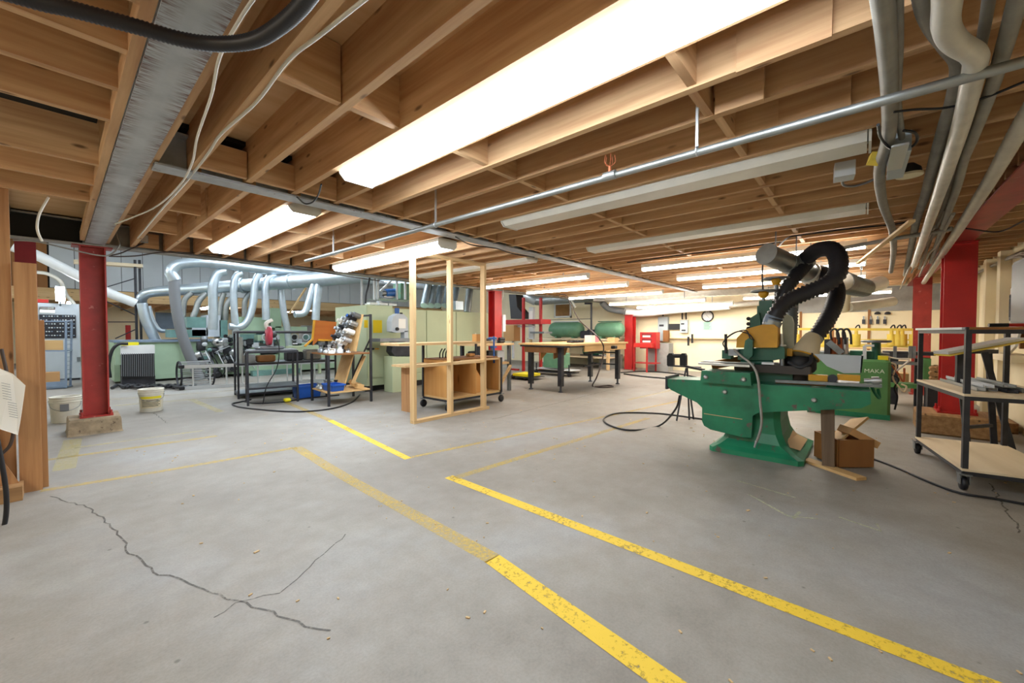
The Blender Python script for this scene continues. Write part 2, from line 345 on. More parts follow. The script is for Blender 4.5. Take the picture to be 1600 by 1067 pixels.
bl = [(joist_x[k] + PITCH / 2, y + random.uniform(-.02, .02), 0) for k in range(38) for y in (.57, 1.85, 4.6, 5.7) if k not in lamp_cols]
rep(blk, bl)
bk2 = bx(-PITCH / 2 + .022, PITCH / 2 - .022, -.019, .019, JB + .012, JT - .09).build('blocking', 'joist_wood_x', ceiling)
rep(bk2, [(joist_x[k] + PITCH / 2, y, 0) for k in range(38) for y in (3.24, 3.5, YN - .1)])
for x_, y_, w_ in ((1.86, .25, .3), (2.47, .2, .28), (3.08, .35, .18), (2.14, .45, .2)):  # scabs nailed to joist faces
    bx(x_ - .05, x_ - .022, y_ - w_ / 2, y_ + w_ / 2, JB - .015, JB + .19).build('scab_board', 'joist_wood', ceiling)
bx(.40, .44, YS + .02, YN - .06, JB + .01, JT - .01).build('edge_joist', 'joist_wood', ceiling)
# trimmers that close the dark duct hole left of the steel beam
bx(-1.4, .19, 4.68, 4.72, JB - .005, JB + .23).build('trimmer', 'joist_wood_x', ceiling)

# ---- steel beams
def ibeam(name, a, b, wd, z0, z1, mt, label, along, nailer=None, tf=.014):
    mb = MB(); c = None
    if along == 'x':
        x0, x1, yc = a, b, wd[0]; w_ = wd[1] / 2
        for z in ((z0, z0 + tf), (z1 - tf, z1)): mb.box(x0, x1, yc - w_, yc + w_, *z)
        mb.box(x0, x1, yc - .005, yc + .005, z0 + tf, z1 - tf)
    else:
        y0, y1, xc = a, b, wd[0]; w_ = wd[1] / 2
        for z in ((z0, z0 + tf), (z1 - tf, z1)): mb.box(xc - w_, xc + w_, y0, y1, *z)
        mb.box(xc - .005, xc + .005, y0, y1, z0 + tf, z1 - tf)
    return struct(name, mb, mt, label)
beam = ibeam('trim_1', YS + .02, YN - .1, (.32, .165), JB - .012, JT - .01, 'beam_scale', 'grey mill-scale steel beam crossing overhead at the left', 'y')
bx(.195, .232, YS + .05, YN - .2, JB - .004, JB + .09).build('nailer_board', 'joist_wood', beam)
ibeam('trim_2', .42, X1, (3.37, .15), JB - .016, JB + .22, 'steel_beam', 'grey steel beam carrying the joists across the room', 'x')
ibeam('trim_3', X0, X1, (YN, .17), JB - .03, JT - .02, 'pipe_grey', 'dark steel beam on the row of red columns', 'x')
ibeam('trim_4', -.4, X1, (-.82, .20), JB - .02, JB + .22, 'red_worn', 'faded red steel beam under the joists at the right', 'x')
struct('trim_shade_box', bx(X0, -.3, 4.72, YN - .1, JB + .2, JT), 'void', 'black box painted as the dark of the opening above the left column')  # black box stands in for the darkness of the open space
struct('trim_shade_panel', bx(X0, .19, 2.87, 3.62, JT - .03, JT - .004), 'void', 'black panel under the deck painted as a dark gap between joists at the upper left')  # black panel below the deck, darkness of a gap put in as colour
struct('trim_shade_strip', bx(.46, X1, 3.27, 3.47, JT - .03, JT - .004), 'void', 'dark strip under the deck painted as the shade above the cross beam')  # shade over the blocking painted as a dark strip; the deck is whole
struct('trim_shade_sheet', bx(X0, .22, YN - .03, YN - .01, JB - .01, JT), 'void', 'black sheet painted as the dark behind the left opening')  # darkness behind the opening painted as a black sheet

# ---- red columns
def column(name, x, y, z0, z1, w_, d_, label, mt, flange_axis, base_mb, base_mt, base_name):
    t = thing(name, label, 'column', (x, y, 0)); mb = MB(); tf = .014
    if flange_axis == 'x':   # flanges face +-y
        mb.box(x - w_ / 2, x + w_ / 2, y - d_ / 2, y - d_ / 2 + tf, z0, z1).box(x - w_ / 2, x + w_ / 2, y + d_ / 2 - tf, y + d_ / 2, z0, z1).box(x - .006, x + .006, y - d_ / 2 + tf, y + d_ / 2 - tf, z0, z1)
    else:
        mb.box(x - d_ / 2, x - d_ / 2 + tf, y - w_ / 2, y + w_ / 2, z0, z1).box(x + d_ / 2 - tf, x + d_ / 2, y - w_ / 2, y + w_ / 2, z0, z1).box(x - d_ / 2 + tf, x + d_ / 2 - tf, y - .006, y + .006, z0, z1)
    mb.build('shaft', mt, t)
    bx(x - w_ / 2 - .03, x + w_ / 2 + .03, y - d_ / 2 - .03, y + d_ / 2 + .03, z0 - .016, z0).build('base_plate', mt, t)
    bx(x - w_ / 2 - .06, x + w_ / 2 + .06, y - d_ / 2, y + d_ / 2, z1, z1 + .012).build('cap_plate', mt, t)
    if base_mb:
        for sx in (-1, 1):
            for sy in (-1, 1):
                c = (x + sx * (w_ / 2 + .012), y + sy * (d_ / 2 + .012)); MB().cyl((*c, z0 - .01), (*c, z0 + .055), .011, n=8).cyl((*c, z0), (*c, z0 + .018), .02, n=6).build('anchor_bolt', mt, t)
        base_mb.build(base_name, base_mt, t)
    return t
column('steel_column', .30, 6.98, .20, JB - .045, .22, .22, 'red steel column on a rough concrete block, beside the white pails', 'red_worn', 'y',
       MB().loft([[(x, y, z) for x, y in ((.07 - e, 6.76 - e), (.50 + e, 6.74 - e), (.51 + e, 7.22 + e), (.06 - e, 7.2 + e))] for z, e in ((0, .014), (.02, .006), (.16, 0), (.185, -.008))]), 'concrete_base', 'concrete_pedestal')
column('steel_column', 7.02, -.83, .26, JB - .035, .26, .26, 'bright red steel column on a timber block behind the shelf cart', 'red_paint', 'y',
       MB().rbox(6.72, 7.32, -1.18, -.50, 0, .243, .02), 'timber_block', 'timber_block')
column('steel_column', 10.9, -.83, .02, JB - .035, .24, .24, 'red steel column by the far grey block wall', 'red_worn', 'y', None, None, None)
column('steel_column', 12.1, 5.6, .02, 1.72, .26, .26, 'red steel column between green tank and red parts cart', 'red_paint', 'y', None, None, None)
column('steel_column', 7.3, 6.98, .02, JB - .045, .26, .22, 'red steel column behind the wooden stud frame', 'red_paint', 'x', None, None, None)
column('steel_column', -.28, 9.3, .02, 3.3, .2, .2, 'dark red steel column beyond the left opening', 'dark_red', 'x', None, None, None)

# ---- fluorescent lights
def lamp_proto(lit, kind):
    t = thing('fluorescent_light', '', 'ceiling light', (0, 0, 0)); L = 2.62 / 2
    w, h = (.42, .6) if kind == 'strip' else (1.0, 1.0)
    MB().box(-.135 * w, .135 * w, -L, L, .03 * h, .075).build('housing', 'fixture_white', t)
    MB().loft([[(x, y, z) for x, z in ((-.132 * w, h * .035), (-.13 * w, .0), (-.095 * w, -.035 * h), (.095 * w, -.035 * h), (.13 * w, .0), (.132 * w, h * .035))] for y in (-L + .012, L - .012)]).build('diffuser', lit or 'fixture_white', t)
    for s_ in (-1, 1): MB().prism([(-.137 * w, .077), (-.134 * w, -.002), (-.098 * w, -h * .039), (.098 * w, -h * .039), (.134 * w, -.002), (.137 * w, .077)], 'y', s_ * L - .006, s_ * L + .006).build('end_cap', 'fixture_white', t)
    if kind == 'strip':
        for s_ in (-.8, .8): bx(-.01, .01, s_ - .006, s_ + .006, .075, .385).build('hanger', 'steel', t)
    return t
LP = {}
def lamp(col, bay, lit, label, z=JB - .005, kind='flush', dx=0, dy=0, y=None):
    key = (lit, kind); x = joist_x[col] + PITCH / 2 + dx + (.045 if bay == 2 else 0)
    y = y if y is not None else {1: 1.30, 2: 4.93, 3: 1.3}[bay] + dy
    if key not in LP: LP[key] = lamp_proto(lit, kind); o = LP[key]; o.location = (x, y, z); o['label'] = label
    else: o = copy_tree(LP[key], (x, y, z), label)
    o['group'] = 'fluorescent ceiling lights'
lamp(2, 1, 'lamp_cool', 'large glowing fluorescent light nearest overhead, running out of the top of the picture')
lamp(2, 2, 'lamp_cool', 'glowing fluorescent light nearest the grey steel beam, above the ladder')
lamp(7, 2, 'lamp_cool', 'glowing fluorescent light at the top of the wooden stud frame', z=JB - .06)
lamp(7, 1, None, 'unlit white fluorescent light between joists behind the long diagonal conduit')
lamp(12, 1, None, 'unlit white fluorescent light, second unlit one from the long diagonal conduit')
lamp(12, 2, None, 'unlit white fluorescent light seen through the stud frame')
lamp(17, 2, 'lamp_warm', 'glowing strip light just right of the wooden stud frame', z=JB - .1, kind='strip')
lamp(22, 2, 'lamp_warm', 'glowing strip light above the big workbench', z=JB - .1, kind='strip')
lamp(17, 1, 'lamp_warm', 'glowing strip light above the green machine, nearer of the two thin lit ones', z=JB - .08, kind='strip')
lamp(22, 1, 'lamp_warm', 'glowing strip light above the green machine, farther of the two thin lit ones', z=JB - .08, kind='strip')
lamp(27, 1, 'lamp_warm', 'glowing strip light behind the two hand wheels', z=JB - .1, kind='strip')
lamp(28, 2, 'lamp_warm', 'glowing strip light above the green air tanks', z=JB - .12, kind='strip')
lamp(33, 2, 'lamp_warm', 'upper of two glowing strip lights hung under the spiral duct', z=1.99, kind='strip', y=4.3, dx=-.38)
lamp(35, 2, 'lamp_warm', 'lower of two glowing strip lights hung under the spiral duct', z=1.93, kind='strip', y=3.9)
lamp(33, 1, 'lamp_warm', 'glowing strip light by the far wall beyond the looped hoses', z=2.0, kind='strip', y=.9)
# hall lights: unseen high ones added to brighten it, low ones under the bulkhead
BL = 2.14
hl = lamp_proto('lamp_hall', 'flush')
for s_ in (-.8, .8): bx(-.01, .01, s_ - .006, s_ + .006, .075, .36).build('hanger', 'steel', hl)
for i, (x, y, z, lb) in enumerate([(1.2, 9.4, 3.55, 'unseen hall light added high above the ladder'), (4.6, 9.4, 3.55, 'unseen hall light added high above the sage cabinet'), (3.0, 12.2, 3.55, 'unseen hall light added high in front of the panelled bulkhead'), (8.2, 10.2, 3.55, 'unseen hall light added high behind the red column'),
                                   (-1.2, 11.5, 3.55, 'unseen hall light added high over the electrical cabinet'), (4.0, 19.0, BL, 'glowing light in the low room under the panelled bulkhead, left one'), (7.2, 19.0, BL, 'glowing light in the low room under the panelled bulkhead, right one'), (.2, 19.0, BL, 'glowing light in the low room behind the scaffold')]):
    o = hl if i == 0 else copy_tree(hl, (x, y, z))
    o.location = (x, y, z); o['label'] = lb; o['group'] = 'hall lights'
# unseen light added over the area behind the viewer
lamp(2, 1, 'lamp_warm', 'unseen strip light added over the area behind the viewer', z=JB - .1, kind='strip', dx=-3.2, dy=1.2)

# grit, chips and leaf scraps lying about
random.seed(11); gb = MB()
for k in range(260):
    x_, y_ = random.uniform(.3, 6.5), random.uniform(-1.2, 5.5); r_ = random.uniform(.003, .009) * (1.6 if random.random() < .1 else 1)
    gb.obox((x_, y_, .003), (r_ * 2.2, r_, .004), 0, 0, random.uniform(0, 3))
tag(gb.build('floor_grit', 'sawdust'), 'small pale chips and grit scattered over the concrete', 'debris', None, 'stuff')
# ================================================================== FOREGROUND
def PBx(u0, v0, u1, v1, x, d):
    a, b = P(u0, v0, x=x), P(u1, v1, x=x); return MB().box(x, x + d, a.y, b.y, a.z, b.z)
def PBy(u0, v0, u1, v1, y, d):
    a, b = P(u0, v0, y=y), P(u1, v1, y=y); return MB().box(a.x, b.x, y, y + d, a.z, b.z)
def polyx(px, x): return [(q.y, q.z) for q in (P(u, v, x=x) for u, v in px)]
def polyy(px, y): return [(q.x, q.z) for q in (P(u, v, y=y) for u, v in px)]
def wire(name, pts, r, mt, label, cat, group=None, n=8, sub=6, ribs=0, amp=0): return one(name, MB().tube(pts, r, n, sub, ribs, amp), mt, label, cat, group)
def PZ(px, z): return [P(u, v, z=z) for u, v in px]

# ---- green machine: pedestal, body, long bed, saddle, head
XF = 4.35
gm = thing('mortising_machine', 'big green woodworking machine with mustard yellow hood in the right middle of the room', 'machine', (4.8, .78, 0))
def rr(x0, x1, y0, y1, z, c=.04): return [(x0 + c, y0, z), (x1 - c, y0, z), (x1, y0 + c, z), (x1, y1 - c, z), (x1 - c, y1, z), (x0 + c, y1, z), (x0, y1 - c, z), (x0, y0 + c, z)]
MB().loft([rr(4.33, 5.32, .38, 1.16, 0), rr(4.33, 5.32, .38, 1.16, .045), rr(4.38, 5.27, .44, 1.11, .075), rr(4.44, 5.2, .52, 1.06, .13, .05), rr(4.47, 5.12, .56, 1.03, .22, .05), rr(4.48, 5.08, .58, 1.02, .34, .05), rr(4.48, 5.06, .58, 1.02, .58, .05)]).build('pedestal', 'machine_green', gm)
MB().loft([[(4.9, .53, .14), (5.1, .53, .14), (5.2, .46, .085), (5.15, .42, .08), (4.6, .43, .08), (4.5, .5, .12)], [(4.9, .565, .2), (5.05, .565, .2), (5.1, .53, .14), (5.1, .5, .13), (4.7, .5, .13), (4.6, .53, .15)]]).build('sawdust_heap', 'sawdust', gm)
bed = polyx([(1043, 592), (1097, 594), (1360, 612), (1361, 631), (1345, 638), (1217, 643), (1184, 645), (1176, 650), (1174, 684), (1160, 683), (1110, 671), (1100, 665), (1097, 658), (1097, 637), (1089, 629), (1048, 609), (1043, 603)], XF)
MB().prism(bed, 'x', XF, XF + .34).build('bed', 'machine_green', gm)
a, b = P(1043, 588, x=XF), P(1043, 605, x=XF); bx(XF - .01, XF + .36, a.y, a.y + .02, b.z - .02, a.z).build('bed_end_plate', 'dark_steel', gm)
for u, v, r in ((1133, 612, .022), (1272, 625, .022)):
    c = P(u, v, x=XF); MB().lathe(c, [(r, 0), (r, -.012), (r * .6, -.02)], 12, 'x').build('bolt', 'bright_steel', gm)
a, b = P(1100, 646, x=XF), P(1160, 655, x=XF); MB().bar((XF - .002, a.y, a.z), (XF - .002, b.y, b.z), .006).build('body_seam', 'sawdust', gm)
# way rails along the bed top, brown channel, green saddle block with bars on it
MB().bar(P(1182, 604, x=4.38), P(1360, 613, x=4.38), .03, .02).build('way_rail', 'steel', gm)
MB().bar(P(1212, 595, x=4.5), P(1378, 603, x=4.5), .05, .025).build('way_rail', 'steel', gm)
PBx(1212, 597, 1290, 611, 4.52, .05).build('way_cover', 'hardboard', gm); PBx(1292, 600, 1358, 611, 4.53, .05).build('way_cover', 'machine_green', gm)
sad = polyx([(1096, 579), (1172, 583), (1174, 603), (1094, 597)], 4.28); MB().prism(sad, 'x', 4.28, 4.62).build('saddle', 'machine_green', gm)
for u, v in ((1103, 589), (1162, 593)): MB().lathe(P(u, v, x=4.28), [(.024, 0), (.024, -.01), (.012, -.016)], 6, 'x').build('bolt', 'bright_steel', gm)
for k, (x_, z_) in enumerate(((4.30, .865), (4.39, .868), (4.48, .872))): bx(x_, x_ + .05, .80, 1.26, z_, z_ + .022).build('saddle_bar', 'bright_steel' if k != 1 else 'flange_dark', gm)
MB().bar(P(1112, 571, x=4.6), P(1160, 562, x=4.75), .03, .085).build('wood_fence', 'hardboard', gm)
bx(4.62, 5.0, .5, 1.0, .56, .84).build('knee', 'machine_green_dark', gm)
bx(4.55, 5.05, .36, .98, .80, .875).build('slide', 'flange_dark', gm)
# column and vertical head
PBx(1183, 478, 1212, 560, 4.85, .28).build('column', 'machine_green_dark', gm)
PBx(1186, 470, 1206, 480, 4.87, .2).build('column_cap', 'machine_green_dark', gm)
MB().prism(polyx([(1170, 515), (1172, 497), (1186, 488), (1190, 520)], 4.8), 'x', 4.8, 4.98).build('gear_case', 'machine_green_dark', gm)
for v in (498, 506, 513): MB().lathe(P(1170, v, x=4.82), [(.02, 0), (.02, -.025)], 8, 'x').build('adjusting_knob', 'black', gm)
arm = polyx([(1151, 546), (1222, 541), (1226, 545), (1226, 560), (1210, 563), (1153, 562)], 4.55); MB().prism(arm, 'x', 4.55, 4.8).build('arm', 'machine_green_dark', gm)
MB().cyl(P(1158, 566, x=4.6), P(1208, 566, x=4.6), .03).build('spindle', 'machine_green_dark', gm)
PBx(1128, 547, 1142, 561, 4.55, .12).build('spindle_bracket', 'machine_green_dark', gm); PBx(1138, 545, 1153, 556, 4.5, .1).build('spindle_clamp', 'steel', gm)
PBx(1190, 566, 1209, 570, 4.52, .03).build('scale_plate', 'white_enamel', gm)
hood = polyx([(1151, 543), (1152, 528), (1166, 514), (1192, 507), (1210, 507), (1216, 512), (1215, 543)], 4.52)
MB().prism(hood, 'x', 4.5, 4.66).build('dust_hood', 'yellow_paint', gm)
gp = polyx([(1161, 557), (1165, 532), (1171, 528), (1177, 532), (1176, 556), (1170, 561)], 4.44); MB().prism(gp, 'x', 4.42, 4.48).build('belt_guard', 'machine_green_dark', gm)
MB().prism(polyx([(1223, 556), (1222, 495), (1228, 490), (1237, 495), (1240, 505), (1239, 553)], 4.95), 'x', 4.95, 5.02).build('motor_plate', 'hood_white', gm)
MB().cyl(P(1221, 563, x=4.62), P(1221, 521, x=4.62), .017).cyl(P(1221, 541, x=4.62), P(1221, 538, x=4.62), .04).build('depth_screw', 'bright_steel', gm)
MB().cyl(P(1222, 575, x=4.6), P(1222, 560, x=4.6), .022).build('depth_screw', 'steel', gm)
PBx(1226, 556, 1238, 545, 4.7, .12).build('hood_foot', 'yellow_paint', gm)
MB().lathe(P(1250, 571, x=4.75) , [(.11, -.06), (.13, -.03), (.13, .05), (.1, .09)], 18).build('cutter_motor', 'black', gm)
MB().lathe(P(1248, 588, x=4.72), [(.05, -.05), (.09, -.03), (.09, .05), (.05, .07)], 16).build('cutter_block', 'flange_dark', gm)
MB().tube([P(1232, 566, x=4.6), P(1250, 574, x=4.55), P(1266, 566, x=4.6), P(1268, 553, x=4.7)], .016, 8).build('motor_bracket', 'dark_grey', gm)
cn = [P(1256, 557, x=4.78), P(1262, 543, x=4.82), P(1270, 526, x=4.9)]; MB().tube(cn, [.125, .10, .07], 20, 6).build('dust_cone', 'canvas', gm)
MB().torus(cn[0], .122, .008, (cn[1] - cn[0])).build('cone_rim', 'yellow_paint', gm)
# grey tray and yellow blocks at the right end of the bed
tr = polyx([(1272, 553), (1349, 556), (1346, 583), (1318, 583), (1292, 572)], 4.62); MB().prism(tr, 'x', 4.62, 4.64).build('guard_tray', 'grey_enamel', gm)
MB().prism(polyx([(1349, 556), (1346, 583), (1344, 583), (1346, 556)], 4.62), 'x', 4.62, 4.9).build('guard_tray', 'grey_enamel', gm)
bx(4.56, 4.95, .02, .3, .735, .75).build('tray_table', 'steel', gm)
for u0, u1 in ((1263, 1293), (1308, 1344)): PBx(u0, 585, u1, 596, 4.54, .08).build('stop_block', 'yellow_paint', gm)
MB().cyl(P(1301, 591, x=4.52), P(1301, 591, x=4.75), .035).build('feed_roller', 'dark_steel', gm)
MB().cyl(P(1350, 595, x=4.5), P(1378, 595, x=4.5), .02).cyl(P(1362, 595, x=4.5), P(1374, 595, x=4.5), .035).build('air_cylinder', 'bright_steel', gm)
MB().tube([P(1361, 600, x=4.6), P(1366, 612, x=4.62), P(1374, 622, x=4.65), P(1372, 608, x=4.68)], .012).build('end_handle', 'machine_green', gm)
bx(4.42, 4.7, .30, .36, .52, .62).build('bed_gusset', 'machine_green', gm)
# hand wheels on stems
for u, v, um, x_, rw in ((1193, 455, 1193, 4.95, .11), (1213, 435, 1213, 5.1, .115)):
    t_ = P(u, v, x=x_); w_ = MB().torus(t_, rw, .011, 'z', 24, 8)
    for k in range(3): an = k * 2.094; w_.bar(t_ - Vector((0, 0, .01)), t_ + Vector((math.cos(an) * rw, math.sin(an) * rw, 0)), .016)
    hw = w_.build('hand_wheel', 'steel', gm); MB().lathe(t_ - Vector((0, 0, .07)), [(.03, 0), (.045, .03), (.05, .055), (.035, .075)], 14).build('hub', 'yellow_paint', hw)
    MB().cyl(P(um, 476, x=x_), t_ - Vector((0, 0, .06)), .018).build('wheel_stem', 'steel', gm)
for k, q in enumerate(([(1137, 548), (1134, 530), (1152, 518), (1170, 522), (1178, 532)], [(1134, 545), (1130, 535), (1146, 521), (1165, 516), (1172, 528)])):
    MB().tube([P(u, v, x=4.46 - .02 * k) for u, v in q], .006, 6).build('air_line', 'black_rubber', gm)
MB().cyl(P(1134, 552, x=4.5), P(1134, 522, x=4.5), .014).build('valve_post', 'dark_steel', gm)
# roller fork on the left, its lamp bracket
rf = thing('roller_stand', 'dark roller fork on thin legs left of the green machine bed', 'stand', P(1075, 612, x=5.9).xy.to_3d())
for u in (1047, 1067): MB().prism(polyx([(u - 5, 571), (u - 5, 556), (u - 2, 552), (u + 3, 552), (u + 5, 556), (u + 5, 571)], 5.6), 'x', 5.6, 5.66).build('fork', 'black', rf)
MB().cyl(P(1049, 556, x=5.63), P(1067, 556, x=5.63), .028).build('roller', 'dark_grey', rf)
MB().bar(P(1044, 571, x=5.63), P(1095, 574, x=5.63), .05, .02).bar(P(1070, 572, x=5.63), P(1100, 578, x=5.3), .03).build('tie_bar', 'dark_steel', rf)
for q in ((1072, 575, 1067, 601), (1074, 575, 1076, 601), (1073, 575, 1080, 600)):
    a = P(q[0], q[1], x=5.63); MB().bar(a, (5.63 + (q[2] - 1074) * .02, a.y + .02 * (1074 - q[2]) * .5, 0), .018).build('leg', 'dark_steel', rf)
# air hose hanging down the front of the machine
ah = thing('air_hose', 'grey air hose with brass end hanging down the front of the green machine', 'hose', P(1180, 697, x=4.25))
MB().tube([P(u, v, x=x_) for u, v, x_ in ((1147, 546, 4.5), (1158, 556, 4.42), (1175, 570, 4.27), (1184, 590, 4.25), (1188, 630, 4.25), (1190, 660, 4.25), (1186, 680, 4.25), (1181, 692, 4.25))], .011, 8).build('hose', 'pipe_grey', ah)
MB().cyl(P(1182, 689, x=4.25), P(1179, 699, x=4.25), .012, .008).build('coupling', 'bright_steel', ah)
# cable from machine to floor, looping
wire('power_cable', [P(1062, 618, x=4.5), P(1055, 640, x=4.6)] + PZ([(1030, 665), (985, 672), (950, 663), (945, 652), (970, 645), (1030, 646), (1100, 655)], .012), .011, 'black_rubber', 'black cable looping from the green machine onto the floor', 'cable')
# ---- dust hoses over the machine
gd = thing('duct_drop', 'galvanised duct end with flat cap above the green machine', 'duct', P(1203, 397, x=5.0))
d0, d1 = P(1198, 397, x=4.9), P(1262, 425, x=5.6)
MB().cyl(d0, d1, .105, n=24).build('duct', 'galv_dull', gd); MB().cyl(d0 - (d1 - d0).normalized() * .012, d0 + (d1 - d0).normalized() * .02, .111, n=24).build('end_cap', 'galv_dull', gd)
MB().cyl(d0.lerp(d1, .45), d0.lerp(d1, .47), .109, n=24).cyl(d0.lerp(d1, .8), d0.lerp(d1, .82), .109, n=24).build('seam_ring', 'galv_dull', gd)
e1 = P(1315, 440, x=6.6); MB().tube([d1, P(1285, 440, x=6.0), e1], .12, 18).build('branch', 'white_plastic', gd)
MB().tube([e1, P(1330, 445, x=7.2), P(1350, 450, x=8.2)], .13, 16, 6, .05, .008).build('trunk', 'galv_dull', gd)
for s_ in (.2, .7): q = d0.lerp(d1, s_); MB().bar(q + Vector((0, 0, .1)), (q.x, q.y, JB + .05), .012).build('hanger', 'steel', gd)
def hose(px, r, label, mt='hose_black', ribs=.036, amp=.008, cuff=None):
    t = thing('dust_hose', label, 'hose', P(*px[-1][:2], x=px[-1][2]), 'dust hoses over the green machine'); pts = [P(u, v, x=x_) for u, v, x_ in px]
    MB().tube(pts, r, 16, 8, ribs, amp).build('hose', mt, t)
    for e, q in ((pts[0], pts[1]), (pts[-1], pts[-2])): d = (q - e).normalized(); MB().cyl(e - d * .02, e + d * .035, r + .009, n=18).build('clamp_band', 'galv_dull', t)
    if cuff: MB().tube([P(u, v, x=x_) for u, v, x_ in cuff], r + .006, 16, 6).build('tape_cuff', 'blue_grey', t)
hose([(1258, 405, 5.3), (1275, 392, 5.15), (1297, 389, 5.0), (1309, 402, 4.9), (1308, 428, 4.8), (1290, 445, 4.75), (1258, 458, 4.7), (1228, 472, 4.64), (1213, 490, 4.6), (1206, 506, 4.6)], .07, 'thick black dust hose looping high from the duct down to the yellow hood', cuff=[(1210, 494, 4.6), (1206, 502, 4.6), (1205, 510, 4.6)])
hose([(1284, 425, 5.7), (1300, 438, 5.5), (1307, 455, 5.3), (1302, 480, 5.1), (1288, 507, 4.98), (1275, 525, 4.93), (1270, 531, 4.9)], .068, 'black dust hose falling to the cream canvas cone')
hose([(1262, 410, 5.35), (1250, 423, 5.25), (1236, 440, 5.15), (1222, 462, 5.1), (1214, 485, 5.1)], .062, 'short black dust hose dropping straight behind the hand wheels')
hose([(1237, 478, 5.5), (1237, 500, 5.45), (1234, 530, 5.3), (1233, 556, 5.1)], .055, 'grey ribbed dust hose standing behind the pale motor plate', 'hose_grey')
wire('drop_wire', [P(1192, 408, x=4.94), P(1191, 430, x=4.95), P(1192, 452, x=4.95)], .008, 'black_rubber', 'short black cable between duct end and hand wheel', 'cable')
# ---- post, box of offcuts and plank under the bed end
one('support_leg', MB().loft([[(4.43, .17, 0), (4.5, .17, 0), (4.5, .255, 0), (4.43, .255, 0)], [(4.43, .18, .56), (4.5, .18, .56), (4.5, .275, .56), (4.43, .275, .56)]]), 'prop_wood', 'dark grubby prop under the right end of the green bed', 'prop')
bxo = thing('offcut_box', 'open plywood box holding offcuts under the green machine bed', 'box', (4.75, .06, .03))
q0, q1 = (4.5, .175), (4.62, -.09)   # front edge of the box
MB().bar((4.52, .15, .13), (4.72, -.08, .13), .02, .24).build('front_panel', 'hardboard', bxo); MB().bar((4.72, -.08, .13), (4.95, .1, .13), .02, .24).build('side_panel', 'hardboard', bxo)
MB().bar((4.52, .15, .13), (4.78, .33, .13), .02, .24).build('side_panel', 'hardboard', bxo); MB().bar((4.78, .33, .13), (4.97, .11, .13), .02, .24).build('back_panel', 'hardboard', bxo)
MB().prism([(4.52, .15), (4.72, -.08), (4.95, .1), (4.78, .33)], 'z', .012, .025).build('bottom', 'hardboard', bxo)
one('offcut_board', MB().obox((4.8, .1, .3), (.2, .34, .018), R(-35), R(18), R(40)), 'plywood_x', 'pale plywood offcut tilted in the box under the green machine', 'offcut')
one('offcut_board', MB().obox((4.75, .02, .26), (.16, .26, .06), R(28), 0, R(35)), 'cardboard', 'brown block with a hole sticking out of the offcut box', 'offcut')
one('offcut_plank', MB().obox((4.42, .19, .012), (.1, .5, .024), 0, 0, R(-38)), 'plywood_x', 'flat wooden plank on the floor before the offcut box', 'plank')
# cable running right from the box under the cart
wire('floor_cable', PZ([(1352, 712), (1400, 730), (1450, 752), (1500, 770), (1560, 780), (1640, 795)], .01), .009, 'black_rubber', 'black cable on the floor running under the shelf cart', 'cable')

# ---- shelf cart at right
sc = thing('shelf_cart', 'steel frame cart with pale shelves on casters at the right edge', 'cart', (4.51, -.59, 0)); cx, cy = 4.51, -.59; LX, WY = 1.07, .56
for dx, dy in ((0, 0), (LX, 0), (0, -WY), (LX, -WY)):
    bx(cx + dx - .016, cx + dx + .016, cy + dy - .016, cy + dy + .016, .14, 1.235).build('post', 'dark_steel', sc)
    cs = MB().box(cx + dx - .03, cx + dx + .03, cy + dy - .035, cy + dy + .035, .118, .128).build('caster', 'steel', sc)
    MB().lathe((cx + dx + .02, cy + dy - .015, .052), [(.02, -.004), (.05, 0), (.052, .015), (.05, .03), (.02, .034)], 18, 'y').build('wheel', 'black_rubber', cs)
    MB().box(cx + dx - .02, cx + dx + .04, cy + dy - .028, cy + dy - .022, .05, .12).box(cx + dx - .02, cx + dx + .04, cy + dy + .022, cy + dy + .028, .05, .12).build('fork', 'steel', cs)
for z, nm, mt in ((.135, 'bottom_shelf', 'board_pale'), (.70, 'middle_shelf', 'board_pale'), (1.2, 'top_shelf', 'board_pale')):
    fr = MB()
    for a, b in (((0, 0), (LX, 0)), ((LX, 0), (LX, -WY)), ((LX, -WY), (0, -WY)), ((0, -WY), (0, 0))): fr.bar((cx + a[0], cy + a[1], z), (cx + b[0], cy + b[1], z), .03)
    fr.build('shelf_rail', 'dark_steel', sc)
    if nm == 'top_shelf': bx(cx - .02, cx + .3, cy - WY, cy, z + .016, z + .034).build(nm, 'hardboard', sc); MB().bar((cx, cy + .012, z + .024), (cx + LX + .02, cy + .012, z + .024), .045, .018).build('edge_strip', 'light_grey', sc)
    else: bx(cx - .02, cx + LX + .02, cy - WY - .02, cy + .018, z + .016, z + .034).build(nm, mt, sc)
sc.rotation_euler.z = R(9.1)
def oncart(mb, c=Vector((4.51, -.59, 0))):
    m = Matrix.Rotation(R(9.1), 4, 'Z'); mb.v = [m @ (p - c) + c for p in mb.v]; return mb
for k, (dx, y, z, w_, mt) in enumerate(((.0, -.17, .736, .05, 'galv_dull'), (.06, -.25, .736, .05, 'light_grey'), (-.02, -.33, .736, .06, 'dark_steel'), (.05, -.42, .736, .05, 'galv_dull'), (.02, -.22, .763, .06, 'light_grey'), (.1, -.36, .763, .07, 'galv_dull'))):
    one('metal_profile', oncart(MB().box(cx + .22 + dx, cx + 1.0, cy + y, cy + y + w_, z, z + .004).box(cx + .22 + dx, cx + 1.0, cy + y, cy + y + .004, z, z + .025).box(cx + .22 + dx, cx + 1.0, cy + y + w_ - .004, cy + y + w_, z, z + .025)), mt, 'metal channel profile in the bundle on the middle shelf of the cart', 'metal bar', 'metal profiles on the cart')
